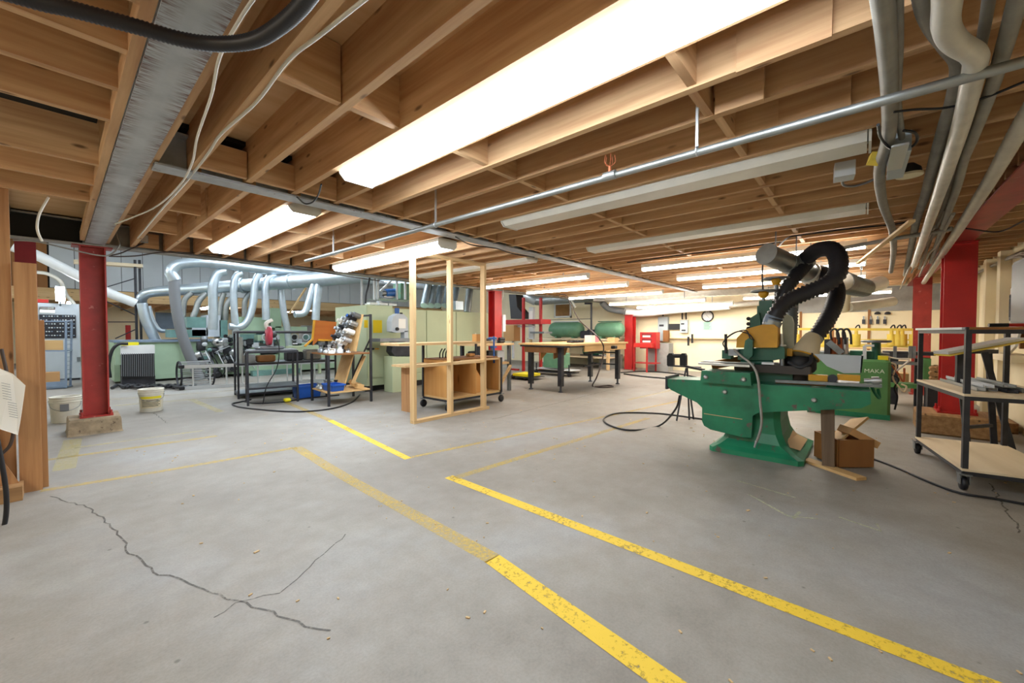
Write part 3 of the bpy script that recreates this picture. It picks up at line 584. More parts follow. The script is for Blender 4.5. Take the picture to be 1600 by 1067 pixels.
wr = thing('torque_wrench', 'long red and black hand tool lying on the top of the cart', 'tool', P(1565, 500, x=4.75))
wz = 1.25; MB().cyl((4.72, -.72, wz), (4.74, -.82, wz), .014).build('grip', 'black_rubber', wr); MB().cyl((4.74, -.82, wz), (4.77, -1.0, wz), .013).build('body', 'red_plastic', wr); MB().cyl((4.77, -1.0, wz), (4.79, -1.15, wz), .011).build('handle', 'red_plastic', wr)
yb = one('trim_board', MB().bar((5.0, -.5, 1.02), (5.42, -.98, 1.14), .12, .022), 'white_enamel', 'white board with yellow edges leaning inside the cart', 'board')
MB().bar((4.985, -.505, 1.0), (5.405, -.985, 1.12), .13, .012).build('yellow_edge', 'yellow_bright', yb)
bx(5.2, 5.3, -.66, -.62, .74, 1.06).build('prop_leg', 'dark_steel', yb)
# dark A-frame stand behind the cart
st_ = thing('steel_stand', 'dark steel stand with slanted legs behind the shelf cart', 'stand', (6.1, -.85, 0))
for a, b in (((6.0, -.72, 1.0), (5.95, -.80, 0)), ((6.2, -.95, 1.0), (6.28, -1.02, 0)), ((6.05, -.9, 1.0), (6.0, -1.1, 0))): MB().bar(a, b, .045).build('leg', 'dark_steel', st_)
MB().bar((5.97, -.70, 1.0), (6.25, -1.0, 1.0), .06, .04).build('cross_bar', 'dark_steel', st_); MB().bar((5.96, -.78, .25), (6.26, -1.0, .25), .03).build('tie_bar', 'dark_steel', st_)

# ---- left edge: posts, paper, cable
one('stud_post', bx(P(20, 500, y=4.72).x - .14, P(19, 500, y=4.72).x, 4.72, 4.76, 0, JB), 'post_wood', 'tall rough wooden stud reaching the joists at the left edge', 'post')
pb = thing('timber_post', 'short thick wooden post beside the tall stud at the left edge', 'post', (P(45, 700, y=4.67).x, 4.7, 0))
xa, xb = P(26, 600, y=4.67).x, P(62, 600, y=4.67).x
bx(xa, xb, 4.67, 4.71, 0, P(45, 411, y=4.67).z).build('plank', 'post_wood', pb); bx(xb - .002, xb + .03, 4.73, 4.77, 0, P(60, 500, y=4.74).z).build('plank', 'post_wood', pb)
one('wood_brace', MB().bar((xa - .02, 4.63, .02), (xa - .3, 4.6, .75), .05, .09), 'post_wood', 'scrap board leaning at the foot of the left posts', 'board')
one('wood_sill', bx(-.62, xa + .02, 4.48, 4.66, 0, .1), 'timber_block', 'dark wooden sill on the floor left of the posts', 'sill')
ps = [P(u, v, y=4.55) for u, v in ((-30, 590), (0, 576), (20, 584), (40, 602), (33, 650), (28, 680), (0, 670), (-30, 655))]
pv = [q + Vector((0, .012 * math.sin(i * 1.7), 0)) for i, q in enumerate(ps)]
pp = one('hanging_paper', MB().add(pv + [q + Vector((0, .003, 0)) for q in pv], [tuple(range(8)), tuple(range(8, 16))[::-1]] + [(i, (i + 1) % 8, 8 + (i + 1) % 8, 8 + i) for i in range(8)]), 'paper', 'white delivery paper tacked to the posts at the left edge', 'paper')
for u0, v0, u1, v1 in ((2, 598, 16, 622), (12, 628, 26, 650)):
    for k in range(7): vv = v0 + (v1 - v0) * k / 6; MB().bar(P(u0 + k * .4, vv, y=4.53), P(u1 + k * .4, vv + 3, y=4.53), .006, .002).build('print_line', 'hose_grey', pp)
one('stud_brace', bx(-.75, -.71, 4.7, 4.74, 0, JB), 'post_wood', 'plain wooden stud farther left behind the paper', 'post')
wire('loose_cable', [P(u, v, y=4.0) for u, v in ((-6, 680), (4, 730), (10, 775), (8, 815), (-3, 842))], .012, 'black_rubber', 'black cable hanging at the very left edge', 'cable')
wire('loose_cable', [P(u, v, y=4.6) for u, v in ((2, 545), (8, 570), (12, 590), (22, 640), (18, 690), (0, 712))], .01, 'cable_brown', 'brown cable drooping behind the white paper', 'cable')
# ================================================================== UNDER THE CEILING
wire('vacuum_hose', PZ([(-60, -25), (0, -14), (60, 3), (110, 14), (200, 38), (290, 63), (350, 69), (400, 62), (440, 38), (470, 10), (500, -30)], 2.14), .022, 'hose_black', 'black ribbed hose slung under the joists at the top left', 'hose', None, 14, 8, .011, .0014)
wire('white_cable', PZ([(402, -10), (375, 30), (343, 90), (330, 150), (308, 215), (300, 255), (280, 290), (240, 325), (180, 350)], 2.23), .006, 'cable_white', 'white cable crossing the steel beam nearest the black hose', 'cable')
wire('white_cable', PZ([(575, -5), (500, 55), (450, 95), (400, 160), (345, 210), (325, 240), (290, 285), (250, 330), (215, 372)], 2.24), .007, 'cable_white', 'white cable stapled along the joist to the junction box', 'cable')
wire('white_cable', [P(u, v, y=6.8) for u, v in ((178, 352), (185, 372), (186, 385), (172, 398), (155, 399), (120, 392), (60, 378), (20, 375))], .008, 'pipe_grey', 'grey cable bundle sagging past the left red column', 'cable')
wire('white_cable', [P(u, v, y=6.82) for u, v in ((228, 378), (190, 395), (170, 400), (210, 400), (260, 394), (330, 398), (420, 412), (520, 428), (600, 440))], .008, 'cable_brown', 'brown cable sagging under the beam over the moulder', 'cable')
jb = thing('junction_box', 'small metal junction box under the joists right of the red column', 'electrical box', P(226, 373, y=6.7))
PBy(220, 366, 232, 379, 6.66, .06).build('box', 'galv_dull', jb); PBy(221, 367, 231, 378, 6.655, .006).build('cover', 'alu', jb)
wire('white_cable', [P(u, v, y=4.74) for u, v in ((76, 308), (62, 333), (58, 352), (60, 365), (66, 377))], .008, 'cable_white', 'white cable hanging in the black opening left of the column', 'cable')
# diagonal galvanised conduit right across the bays
cdt = thing('conduit', 'long shiny galvanised conduit hung under the joists from the right edge to the stud frame', 'conduit', (2.03, -1.1, 2.04))
MB().cyl((2.06, -1.38, 2.06), (2.01, 5.1, 2.06), .018, n=14).build('pipe', 'galv_dull', cdt)
for y in (.61, 2.6, 4.4): MB().torus((2.03, y, 2.06), .02, .004, 'y', 14, 6).bar((2.03, y, 2.08), (2.03, y, JB + .1), .012).build('hanger_strap', 'alu', cdt)
MB().cyl((2.03, 1.03, 2.06), (2.03, 1.1, 2.06), .024, n=14).build('coupling', 'galv_dull', cdt)
sp = thing('sprinkler', 'small upright sprinkler head on the galvanised conduit', 'sprinkler', (2.03, 1.066, 2.08))
MB().cyl((2.03, 1.066, 2.075), (2.03, 1.066, 2.11), .008).build('stem', 'copper', sp)
for k in range(5): an = k * 1.256; MB().tube([(2.03, 1.066, 2.11), (2.03 + .03 * math.cos(an), 1.066 + .03 * math.sin(an), 2.13), (2.03 + .025 * math.cos(an), 1.066 + .025 * math.sin(an), 2.17)], .0018, 5).build('wire_guard', 'copper', sp)
# bundle of pipes along the right-hand beam
def pipe(px, z, r, mt, label, ribs=0, amp=0, cat='pipe', n=12): return wire('service_pipe', PZ(px, z), r, mt, label, cat, None, n, 6, ribs, amp)
pipe([(1372, -60), (1379, 0), (1385, 60), (1390, 150), (1388, 215), (1374, 268), (1380, 320), (1394, 360), (1396, 395), (1392, 425)], 2.13, .026, 'pipe_grey', 'grey flexible conduit bending beside the junction box', .012, .0012, 'conduit')
pipe([(1402, -50), (1403, 0), (1404, 80), (1402, 150), (1406, 190), (1409, 215)], 2.15, .013, 'pipe_grey', 'thin steel conduit dropping into the grey box', 0, 0, 'conduit')
pipe([(1443, -60), (1446, 0), (1458, 35), (1482, 70), (1500, 100), (1492, 150), (1476, 200), (1458, 260), (1446, 305), (1432, 345), (1424, 385), (1414, 430)], 2.15, .026, 'pipe_grey', 'dark ribbed flexible conduit curving behind the pale pipe', .014, .0018, 'conduit')
pipe([(1482, -60), (1480, 0), (1478, 40), (1492, 66), (1522, 86), (1522, 110), (1506, 180), (1488, 240), (1465, 310), (1444, 370), (1428, 415)], 2.09, .031, 'duct_spiral', 'pale pipe with an offset bend near the top right', 0, 0, 'pipe', 16)
pipe([(1553, -60), (1545, 0), (1535, 60), (1520, 130), (1508, 200), (1490, 270), (1476, 320), (1452, 380), (1436, 420)], 2.17, .015, 'pipe_grey', 'thin grey conduit right of the pale offset pipe', 0, 0, 'conduit')
pipe([(1605, -60), (1590, 0), (1566, 85), (1545, 150), (1520, 215), (1506, 250), (1496, 290), (1484, 325), (1468, 370), (1455, 410)], 2.12, .021, 'pipe_grey', 'grey flexible conduit farthest right in the bundle', .012, .001, 'conduit')
pipe([(1690, 60), (1640, 130), (1600, 190), (1545, 285), (1500, 355), (1470, 400), (1443, 442)], 2.12, .033, 'duct_spiral', 'thick tape-wrapped pipe running under the red beam', .05, .002, 'pipe', 16)
for k, (u, v, l) in enumerate(((1472, 350, 1), (1458, 366, 2), (1440, 392, 3), (1470, 372, 4))):
    pipe([(u + 20, v - 38), (u + 8, v - 16), (u + 2, v - 2), (u - 8, v + 14), (u - 18, v + 24), (u - 26, v + 42), (u - 34, v + 60)], 2.16 - .02 * k, .012, 'pipe_grey', ['crooked thin conduit nearest the taped pipe', 'crooked thin conduit second from the taped pipe', 'crooked thin conduit third from the taped pipe', 'crooked thin conduit fourth from the taped pipe'][k], 0, 0, 'conduit', 8)
pipe([(1250, 402), (1300, 391), (1390, 374), (1440, 366), (1487, 357)], 2.1, .02, 'pipe_grey', 'dark level pipe crossing under the conduit bundle', 0, 0)
wire('black_cable', PZ([(1397, 175), (1430, 171), (1480, 168), (1540, 152), (1600, 128), (1650, 110)], 2.1), .005, 'black_rubber', 'thin black cable slung across the pipes at upper right', 'cable')
wire('black_cable', PZ([(1372, 195), (1376, 215), (1392, 232), (1415, 234), (1432, 222), (1430, 208), (1412, 204)], 2.1), .006, 'black_rubber', 'black cable coiled round the grey box', 'cable')
wire('black_cable', PZ([(1510, 357), (1560, 362), (1600, 345), (1640, 330)], 2.15), .007, 'black_rubber', 'black cable sagging across the red beam', 'cable')
wire('black_cable', PZ([(1213, 390), (1230, 372), (1260, 366), (1330, 357), (1400, 350), (1430, 343)], 2.2), .008, 'black_rubber', 'black cable running under the joists to the duct end', 'cable')
wire('black_cable', PZ([(980, 410), (1060, 399), (1150, 388), (1220, 378)], 2.22), .008, 'black_rubber', 'black cable stapled under the joists at mid ceiling', 'cable')
wire('black_cable', PZ([(712, 370), (735, 382), (775, 388), (800, 396), (835, 402)], 2.2), .007, 'black_rubber', 'black cable running off the lit fixture by the stud frame', 'cable')
wire('black_cable', PZ([(502, 288), (497, 305), (488, 316), (476, 318), (464, 308)], 2.22), .006, 'black_rubber', 'short black cable hooked under the grey cross beam', 'cable')
eb = thing('electrical_box', 'tall grey electrical box under the joists among the pipes', 'electrical box', P(1404, 245, z=2.1))
a, b = P(1391, 262, z=2.12), P(1416, 218, z=2.12)
MB().bar(P(1398, 266, z=2.13), P(1409, 222, z=2.13), .07, .1).build('box', 'grey_box', eb); MB().bar(P(1397, 264, z=2.075), P(1407, 226, z=2.075), .06, .01).build('cover', 'alu', eb)
fl = thing('ceiling_lamp_holder', 'dark round lamp holder with pale rim by the grey electrical box', 'lamp holder', P(1420, 272, z=2.12)); c = P(1421, 272, z=2.12)
MB().lathe(c, [(.02, .06), (.05, .03), (.055, 0)], 16).build('holder', 'dark_grey', fl); MB().lathe(c - Vector((0, 0, .012)), [(.06, 0), (.06, .012)], 16).build('rim', 'cream_tape', fl)
one('outlet_box', MB().obox(P(1319, 268, z=2.21), (.12, .1, .09), 0, 0, .1), 'light_grey', 'small square box under a joist near the unlit lights', 'electrical box')
one('outlet_tag', MB().obox(P(1367, 248, z=2.14), (.05, .05, .05), .3, .2, .3), 'yellow_bright', 'small yellow plug adapter beside the grey conduit', 'adapter')
wire('grey_cable', PZ([(1316, 280), (1318, 289), (1332, 291), (1352, 286), (1366, 280)], 2.18), .008, 'hose_grey', 'grey cable from the small square box', 'cable')
one('loose_lath', MB().bar(P(1425, 345, z=2.055), P(1340, 412, z=2.06), .04, .02), 'pale_wood_x', 'pale loose lath hung slanting under the joists', 'lath')
one('joist_label', MB().obox(P(1283, 249, z=2.235), (.03, .16, .02)), 'light_grey', 'small white lamp starter under a joist right of the unlit light', 'fitting')
# ---- round spiral duct and lower pipe by the far wall
sd = thing('spiral_duct', 'long silver spiral duct along the far wall under the joists', 'duct', P(1000, 470, x=11.2))
MB().tube([P(948, 463, x=11.3), P(1090, 452, x=11.3), P(1240, 445, x=11.3)], .2, 20, 4, .12, .006).build('duct', 'duct_spiral', sd)
a = P(940, 460, x=11.3); PBx(927, 451, 951, 469, 11.2, .35).build('end_box', 'white_enamel', sd); MB().lathe(P(944, 460, x=11.2), [(.13, 0), (.13, -.05), (.06, -.07)], 20, 'x').build('damper', 'fixture_white', sd)
for u in (985, 1100): MB().bar(P(u, 452, x=11.3), P(u, 438, x=11.3), .02).build('hanger', 'steel', sd)
sd2 = thing('flat_duct', 'dull silver duct between the red workstation and the white damper box', 'duct', P(880, 470, x=11.6))
MB().tube([P(838, 470, x=11.6), P(928, 464, x=11.5)], .16, 16, 1).build('duct', 'galv_dull', sd2); MB().tube([P(820, 462, x=11.4), P(830, 466, x=11.5), P(838, 470, x=11.6)], .19, 16, 4).build('elbow', 'alu', sd2)
lp = thing('wrapped_pipe', 'fat white wrapped pipe below the lights on the far wall', 'pipe', P(1060, 486, x=12.2))
MB().tube([P(975, 486, x=12.0), P(1000, 489, x=12.2), P(1060, 483, x=12.2), P(1140, 477, x=12.2)], .12, 16, 5).build('pipe', 'white_enamel', lp); MB().tube([P(940, 472, x=11.6), P(952, 482, x=11.8), P(978, 487, x=12.0)], .1, 14, 5, .05, .008).build('flex_end', 'hose_grey', lp)
MB().tube([P(1140, 477, x=12.2), P(1195, 472, x=12.2)], .07, 12, 1).build('thin_run', 'duct_spiral', lp)
# white ducts right of the hoses
wd_ = thing('white_duct', 'fat cream duct elbow beyond the looped hoses', 'duct', P(1330, 470, x=9.03))
MB().tube([P(1310, 440, x=8.17), P(1330, 452, x=8.43), P(1350, 450, x=8.77), P(1376, 442, x=9.12)], .12, 16, 6).build('elbow', 'white_plastic', wd_)
MB().cyl(P(1314, 484, x=8.43), P(1316, 455, x=8.26), .11).build('drop', 'canvas', wd_); MB().tube([P(1325, 480, x=8.51), P(1360, 476, x=8.94), P(1394, 471, x=9.46)], .08, 14, 5).build('tail', 'white_plastic', wd_)
q = P(1345, 451, x=8.7); MB().bar(q, (q.x, q.y, JB + .1), .015).bar((q.x - .2, q.y, JB - .008), (q.x + .2, q.y, JB - .008), .03, .012).build('hanger', 'steel', wd_)
# ================================================================== MIDDLE GROUND
# ---- wooden stud frame
sf = thing('stud_partition', 'freestanding pale wooden stud frame from floor to joists', 'stud frame', (3.7, 4.4, 0)); fx0, fx1, fy = 3.04, 4.36, 4.36
for x_ in (fx0, 3.66, fx1 - .038): bx(x_, x_ + .042, fy, fy + .09, .04, JB - .045).build('stud', 'pale_wood_z', sf)
bx(fx0, fx1 + .07, fy, fy + .09, 0, .04).build('bottom_plate', 'pale_wood_x', sf); bx(fx0, fx1, fy, fy + .09, JB - .045, JB - .005).build('top_plate', 'pale_wood_x', sf)
for a, b in ((fx0 + .042, 3.66), (3.702, fx1 - .038)): bx(a, b, fy + .005, fy + .085, .73, .77).build('rail', 'pale_wood_x', sf)
# ---- plywood cart behind the frame
pc = thing('plywood_cart', 'rolling cart of open plywood bins on casters behind the stud frame', 'cart', (4.4, 5.0, 0)); cx0, cx1, cy0, cy1, cz0, cz1 = 3.86, 5.02, 4.66, 5.28, .17, .76
bx(cx0, cx1, cy0, cy1, cz0, cz0 + .03).build('floor_board', 'plywood_x', pc); bx(cx0, cx1, cy1 - .02, cy1, cz0, cz1).build('back_panel', 'plywood', pc)
for x_ in (cx0, 4.42, cx1 - .02): bx(x_, x_ + .02, cy0 + .005, cy1 - .02, cz0 + .03, cz1).build('divider', 'plywood', pc)
MB().prism([(4.45, cz0 + .03), (4.80, cz0 + .03), (4.45, cz1 - .06)], 'y', cy0 + .1, cy0 + .12).build('gusset_panel', 'plywood', pc)
bx(cx0, cx1, cy0 + .08, cy1, cz1, cz1 + .018).build('top_board', 'hardboard', pc); bx(cx1 - .04, cx1, cy0, cy0 + .02, cz0, cz1).build('face_strip', 'pale_wood_z', pc); bx(4.1, cx1, cy0, cy0 + .015, cz1 - .03, cz1).build('face_strip', 'pale_wood_x', pc)
fr = MB()
for a, b in (((cx0, cy0), (cx1, cy0)), ((cx1, cy0), (cx1, cy1)), ((cx1, cy1), (cx0, cy1)), ((cx0, cy1), (cx0, cy0))): fr.bar((*a, cz0 - .015), (*b, cz0 - .015), .03)
fr.build('base_frame', 'dark_steel', pc)
for x_, y_ in ((cx0, cy0), (cx1, cy0), (cx0, cy1), (cx1, cy1)):
    bx(x_ - .016, x_ + .016, y_ - .016, y_ + .016, cz0, 1.0 if x_ == cx0 or y_ == cy1 else cz1).build('post', 'dark_steel', pc)
    cs = bx(x_ - .04, x_ + .04, y_ - .035, y_ + .035, .13, .145).build('caster', 'steel', pc); MB().lathe((x_, y_ - .018, .06), [(.025, 0), (.058, .004), (.06, .018), (.058, .032), (.025, .036)], 18, 'y').build('wheel', 'black_rubber', cs)
one('work_board', bx(3.12, 5.05, 4.82, 5.3, 1.0, 1.035), 'pale_wood_x', 'long pale board laid over the plywood cart posts', 'board')
one('work_board', bx(3.3, 3.84, 4.95, 5.3, .68, .71), 'pale_wood_x', 'short pale board sticking out left of the plywood cart', 'board')
bx(3.42, 3.48, 4.98, 5.28, 0, .68); one('board_trestle', bx(3.44, 3.48, 5.0, 5.26, 0, .679), 'post_wood', 'narrow wooden trestle under the short pale board', 'trestle')
one('wood_block', bx(4.62, 4.82, 4.85, 4.95, 1.036, 1.16), 'plywood', 'light wooden block standing on the long board by the stud frame', 'block')
one('bar_clamp', MB().bar((4.98, 4.79, 1.12), (4.98, 4.79, .66), .03, .012).box(4.95, 5.02, 4.76, 4.9, 1.07, 1.1).box(4.95, 5.02, 4.76, 4.86, .92, .95).cyl((4.985, 4.8, .93), (4.985, 4.8, .82), .012), 'label_blue', 'blue bar clamp gripping the end of the long board', 'clamp')
for k in range(4): one('hand_tool', MB().tube([(4.05 + .06 * k, 5.1, .78), (4.04 + .06 * k, 5.08, .86), (4.07 + .06 * k, 5.06, .93)], .01, 6), 'black_rubber', 'black handled tool standing on top of the plywood cart', 'tool', 'black handled tools on the plywood cart')
one('orange_block', MB().rbox(4.6, 4.74, 5.0, 5.1, .779, .83, .01), 'plywood', 'small orange wooden block on the plywood cart top', 'block')
# ---- tool table right of the frame
tt = thing('tool_table', 'cluttered wooden tool table between stud frame and big workbench', 'table', (5.6, 5.6, 0))
bx(5.15, 6.15, 5.35, 5.95, .93, .97).build('table_top', 'pale_wood_x', tt); bx(5.15, 6.1, 5.4, 5.9, .55, .59).build('lower_shelf', 'pale_wood_x', tt)
for x_ in (5.2, 6.06):
    for y_ in (5.4, 5.86): bx(x_, x_ + .06, y_, y_ + .06, 0, .93).build('leg', 'dark_steel' if x_ < 6 else 'steel', tt)
MB().bar((5.75, 5.38, .12), (6.08, 5.38, .52), .06, .03).build('brace', 'pale_wood_x', tt)
for k, (x_, w_, h_, mt, nm, lb) in enumerate(((5.22, .06, .2, 'white_plastic', 'glue_bottle', 'white glue bottle on the tool table'), (5.38, .16, .1, 'dark_steel', 'power_tool', 'grey power tool on the tool table beside the glue bottle'), (5.58, .2, .12, 'steel', 'power_tool', 'steel vice-like tool in the middle of the tool table'), (5.85, .16, .1, 'black', 'power_tool', 'black power tool at the right end of the tool table'))):
    if nm == 'glue_bottle': o = one(nm, MB().lathe((x_, 5.5, .971), [(.03, 0), (.035, .01), (.035, .13), (.012, .17), (.012, .2)], 14), mt, lb, 'bottle')
    else: one(nm, MB().rbox(x_, x_ + w_, 5.45, 5.6, .971, .971 + h_ * .6, .02).cyl((x_ + .02, 5.5, .99 + h_ * .6), (x_ + w_, 5.5, .99 + h_ * .6), .035), mt, lb, 'tool')
for x_, mt, lb in ((5.28, 'black', 'black tool case under the tool table top'), (5.55, 'dark_grey', 'dark grey case in the middle of the tool table shelf'), (5.8, 'light_grey', 'pale grey carton on the tool table shelf')): one('tool_case', MB().rbox(x_, x_ + .22, 5.48, 5.8, .592, .82, .015), mt, lb, 'case')
# ---- big workbench
wb = thing('workbench', 'big wooden workbench on dark steel legs in the middle distance', 'workbench', (7.5, 4.75, 0))
bx(6.35, 8.75, 4.1, 5.4, .93, .965).build('bench_top', 'plywood_x', wb); bx(6.9, 8.72, 4.14, 4.17, .80, .93).build('apron', 'plywood_x', wb); bx(6.42, 6.46, 4.5, 5.3, .78, .93).build('apron', 'hardboard', wb)
bx(8.68, 8.72, 4.17, 5.3, .80, .93).build('apron', 'plywood_x', wb)
bx(6.38, 8.0, 4.16, 5.38, .895, .928).build('under_frame', 'dark_steel', wb)
for x_, y_ in ((6.52, 5.2), (6.56, 4.48), (8.47, 4.93), (8.47, 4.22)): MB().box(x_ - .045, x_ + .045, y_ - .045, y_ + .045, .12, .9).lathe((x_, y_, 0), [(.05, 0), (.05, .012), (.022, .03), (.022, .12)], 12).build('leg', 'dark_steel', wb)
for z in (.45, .72): MB().bar((8.47, 4.93, z), (8.47, 4.22, z), .05, .03).bar((7.6, 4.58, z), (8.47, 4.58, z), .04, .03).build('stretcher', 'dark_steel', wb)
MB().prism([(6.46, .93), (6.9, .93), (6.46, .62)], 'y', 4.9, 4.92).build('corner_gusset', 'plywood', wb); MB().prism([(6.5, .9), (7.0, .9), (6.9, .72), (6.5, .66)], 'y', 4.6, 4.62).build('corner_gusset', 'hardboard', wb)
one('pink_card', bx(7.95, 8.1, 4.5, 4.52, .966, 1.1), 'paper_pink', 'pink card standing on the big workbench', 'card')
one('carton', bx(7.75, 7.94, 4.5, 4.66, .966, 1.12), 'white_enamel', 'small white carton on the workbench beside the pink card', 'carton')
one('wood_cleat', bx(8.5, 8.68, 4.3, 4.5, .966, 1.06), 'pale_wood_x', 'pale wood block near the right end of the workbench', 'block')
for k in range(4): one('bench_tool', MB().cyl((7.15 + k * .12, 4.6, .985), (7.2 + k * .12, 4.75, .985), .018).cyl((7.15 + k * .12, 4.6, .985), (7.13 + k * .12, 4.55, .985), .03), 'dark_steel', 'small dark hand tool lying on the big workbench', 'tool', 'dark hand tools on the workbench')
wire('bench_cable', [P(u, v, x=8.3) for u, v in ((874, 460), (885, 462), (893, 478), (905, 500), (918, 512))] + [P(u, v, y=4.04) for u, v in ((932, 524), (942, 538), (943, 550), (940, 568), (932, 590))] + PZ([(926, 603), (940, 605), (958, 604), (950, 602), (930, 604)], .015), .014, 'cable_brown', 'cable dropping from the ceiling over the workbench to the floor', 'cable')
one('cable_outlet', MB().rbox(7.86, 7.98, 3.98, 4.08, .83, .9, .01), 'black', 'black outlet box hung at the edge of the workbench', 'outlet box')
# ---- steel tables left
def steel_table(name, label, pts, z1, shelves, cat='table', mt='dark_steel', top='steel', bar=.028):
    cxy = [sum(p[i] for p in pts) / 4 for i in (0, 1)]; t = thing(name, label, cat, (cxy[0], cxy[1], 0))
    for p in pts: bx(p[0] - bar / 2, p[0] + bar / 2, p[1] - bar / 2, p[1] + bar / 2, 0, z1).build('leg', mt, t)
    MB().prism(pts, 'z', z1, z1 + .02).build('table_top', top, t)
    for z in shelves:
        MB().prism(pts, 'z', z, z + .012).build('shelf', top, t); m_ = MB()
        for i in range(4): m_.bar((*pts[i], z - .01), (*pts[(i + 1) % 4], z - .01), .03)
        m_.build('shelf_rail', mt, t)
    m_ = MB()
    for i in range(4): m_.bar((*pts[i], z1 - .015), (*pts[(i + 1) % 4], z1 - .015), .035)
    m_.build('top_rail', mt, t); return t
steel_table('saw_table', 'narrow dark steel table carrying the red chop saw', [(2.02, 7.45), (2.72, 7.3), (2.85, 7.85), (2.15, 8.0)], .88, (.28,))
lt = steel_table('steel_cart', 'long dark steel cart behind the saw table', [(2.12, 8.35), (3.75, 8.1), (3.85, 8.75), (2.22, 8.95)], 1.2, (.08, .62))
cs_ = thing('chop_saw', 'chop saw with red motor guard on the narrow steel table', 'saw', (2.35, 7.6, .902))
MB().rbox(2.2, 2.6, 7.5, 7.75, .902, .95, .02).build('base', 'steel', cs_); MB().lathe((2.34, 7.6, 1.13), [(.02, 0), (.16, .01), (.16, .07), (.05, .08)], 24, (1, -.12, 0)).build('blade_guard', 'saw_red', cs_)
MB().bar((2.42, 7.65, .94), (2.4, 7.68, 1.3), .07, .08).build('arm', 'steel', cs_); MB().tube([(2.36, 7.6, 1.25), (2.33, 7.55, 1.34), (2.42, 7.55, 1.4)], .03, 10).build('handle', 'white_plastic', cs_); MB().cyl((2.38, 7.6, 1.15), (2.5, 7.75, 1.15), .06).build('motor', 'dark_grey', cs_)
wire('saw_cable', [(2.45, 7.45, 1.1), (2.44, 7.3, .92), (2.4, 7.3, .6), (2.25, 7.32, .3), (2.2, 7.34, .02)], .008, 'black_rubber', 'thin black saw cable hanging in front of the narrow table', 'cable')
wire('floor_cable', PZ([(392, 624), (375, 628), (363, 631), (375, 636), (420, 641), (470, 643), (520, 638), (550, 628), (562, 617)], .012), .012, 'black_rubber', 'black air line in a wide loop on the floor before the steel tables', 'cable')
wire('floor_cable', PZ([(380, 627), (400, 630), (440, 628), (480, 622), (530, 617)], .012), .011, 'black_rubber', 'black air line lying straight under the steel tables', 'cable')
one('yellow_plug', MB().rbox(2.52, 2.62, 7.3, 7.4, .012, .07, .015), 'yellow_cap', 'yellow plug on the floor cable under the saw table', 'plug')
one('machine_part', MB().box(2.2, 2.22, 8.42, 8.6, .633, 1.1).box(2.22, 2.42, 8.44, 8.58, .633, .78), 'galv_dull', 'grey metal fixture standing on the long steel cart', 'fixture')
for k, (x_, mt, lb) in enumerate(((2.45, 'hardboard', 'brown wooden box on the long steel cart'), (2.95, 'dark_steel', 'dark metal tray on the long steel cart'), (3.3, 'pipe_grey', 'grey casting on the long steel cart'))): one('cart_item', MB().rbox(x_, x_ + .3, 8.4, 8.6, .633, .76 + .04 * k, .02), mt, lb, 'box')
# ---- rack with parts and leaning boards
rk = thing('parts_rack', 'steel rack table loaded with machine parts and leaning boards', 'rack', (3.2, 6.7, 0)); rp = [(2.86, 6.42), (3.56, 6.36), (3.62, 7.1), (2.92, 7.2)]
for i, p in enumerate(rp): bx(p[0] - .017, p[0] + .017, p[1] - .017, p[1] + .017, 0, 1.5 if i in (1, 2) else .82).build('post', 'dark_steel', rk)
MB().prism(rp, 'z', .82, .845).build('table_top', 'hardboard', rk); MB().prism(rp, 'z', .2, .22).build('lower_shelf', 'plywood_x', rk)
MB().bar((*rp[1], 1.48), (*rp[2], 1.48), .03).bar((*rp[1], 1.1), (*rp[2], .4), .02).build('back_brace', 'dark_steel', rk)
one('leaning_board', MB().bar((3.5, 6.75, 1.5), (3.36, 6.75, .862), .5, .025), 'plywood_x', 'pale plywood board leaning on the table of the parts rack', 'board')
one('leaning_board', MB().bar((3.4, 6.85, .80), (3.22, 6.85, .24), .4, .025), 'plywood_x', 'wide plywood board leaning under the table of the parts rack', 'board')
one('leaning_board', MB().bar((3.3, 6.5, .223 + .1), (3.52, 6.5, .78), .09, .02), 'plywood_x', 'narrow offcut board slanting low in the parts rack', 'board')
random.seed(3)
for k in range(16):
    if k < 9: z = .847; x_ = 2.95 + .14 * (k % 3); y_ = 6.5 + .2 * (k // 3); z += 0
    else: z = .223; x_ = 2.97 + .13 * ((k - 9) % 4); y_ = 6.95 + .1 * ((k - 9) // 4)
    h_ = random.uniform(.06, .16); w_ = random.uniform(.04, .06); mt = random.choice(['steel', 'dark_steel', 'white_plastic', 'bright_steel', 'light_grey'])
    mb = MB().lathe((x_, y_, z), [(w_, 0), (w_, h_ * .4), (w_ * .6, h_ * .45), (w_ * .6, h_ * .8), (w_ * .8, h_ * .82), (w_ * .8, h_)], 10)
    one('cutter_head', mb, mt, ['round metal cutter head on the parts rack table', 'round metal cutter head low in the parts rack'][k >= 9], 'machine part', ['cutter heads on the rack table', 'cutter heads low in the rack'][k >= 9])
for k in range(15):
    t_ = k / 14; p = Vector((3.5, 6.57 + .13 * (k % 4), 1.47)).lerp(Vector((3.3, 6.57 + .13 * (k % 4), .98)), t_) + Vector((-.07, 0, 0))
    one('cutter_head', MB().cyl(p + Vector((.05, 0, -.01)), p + Vector((-.07, 0, .03)), .045 + .012 * (k % 2)).cyl(p + Vector((-.07, 0, .03)), p + Vector((-.12, 0, .05)), .025), ['steel', 'dark_steel', 'alu', 'white_plastic', 'bright_steel'][k % 5], 'metal cutter head hung on the leaning rack board', 'machine part', 'cutter heads hung on the board')
one('blue_tag', MB().cyl(P(541, 492, x=3.28), P(543, 493, x=3.3), .03), 'label_blue', 'bright blue disc among the hung cutter heads', 'disc')
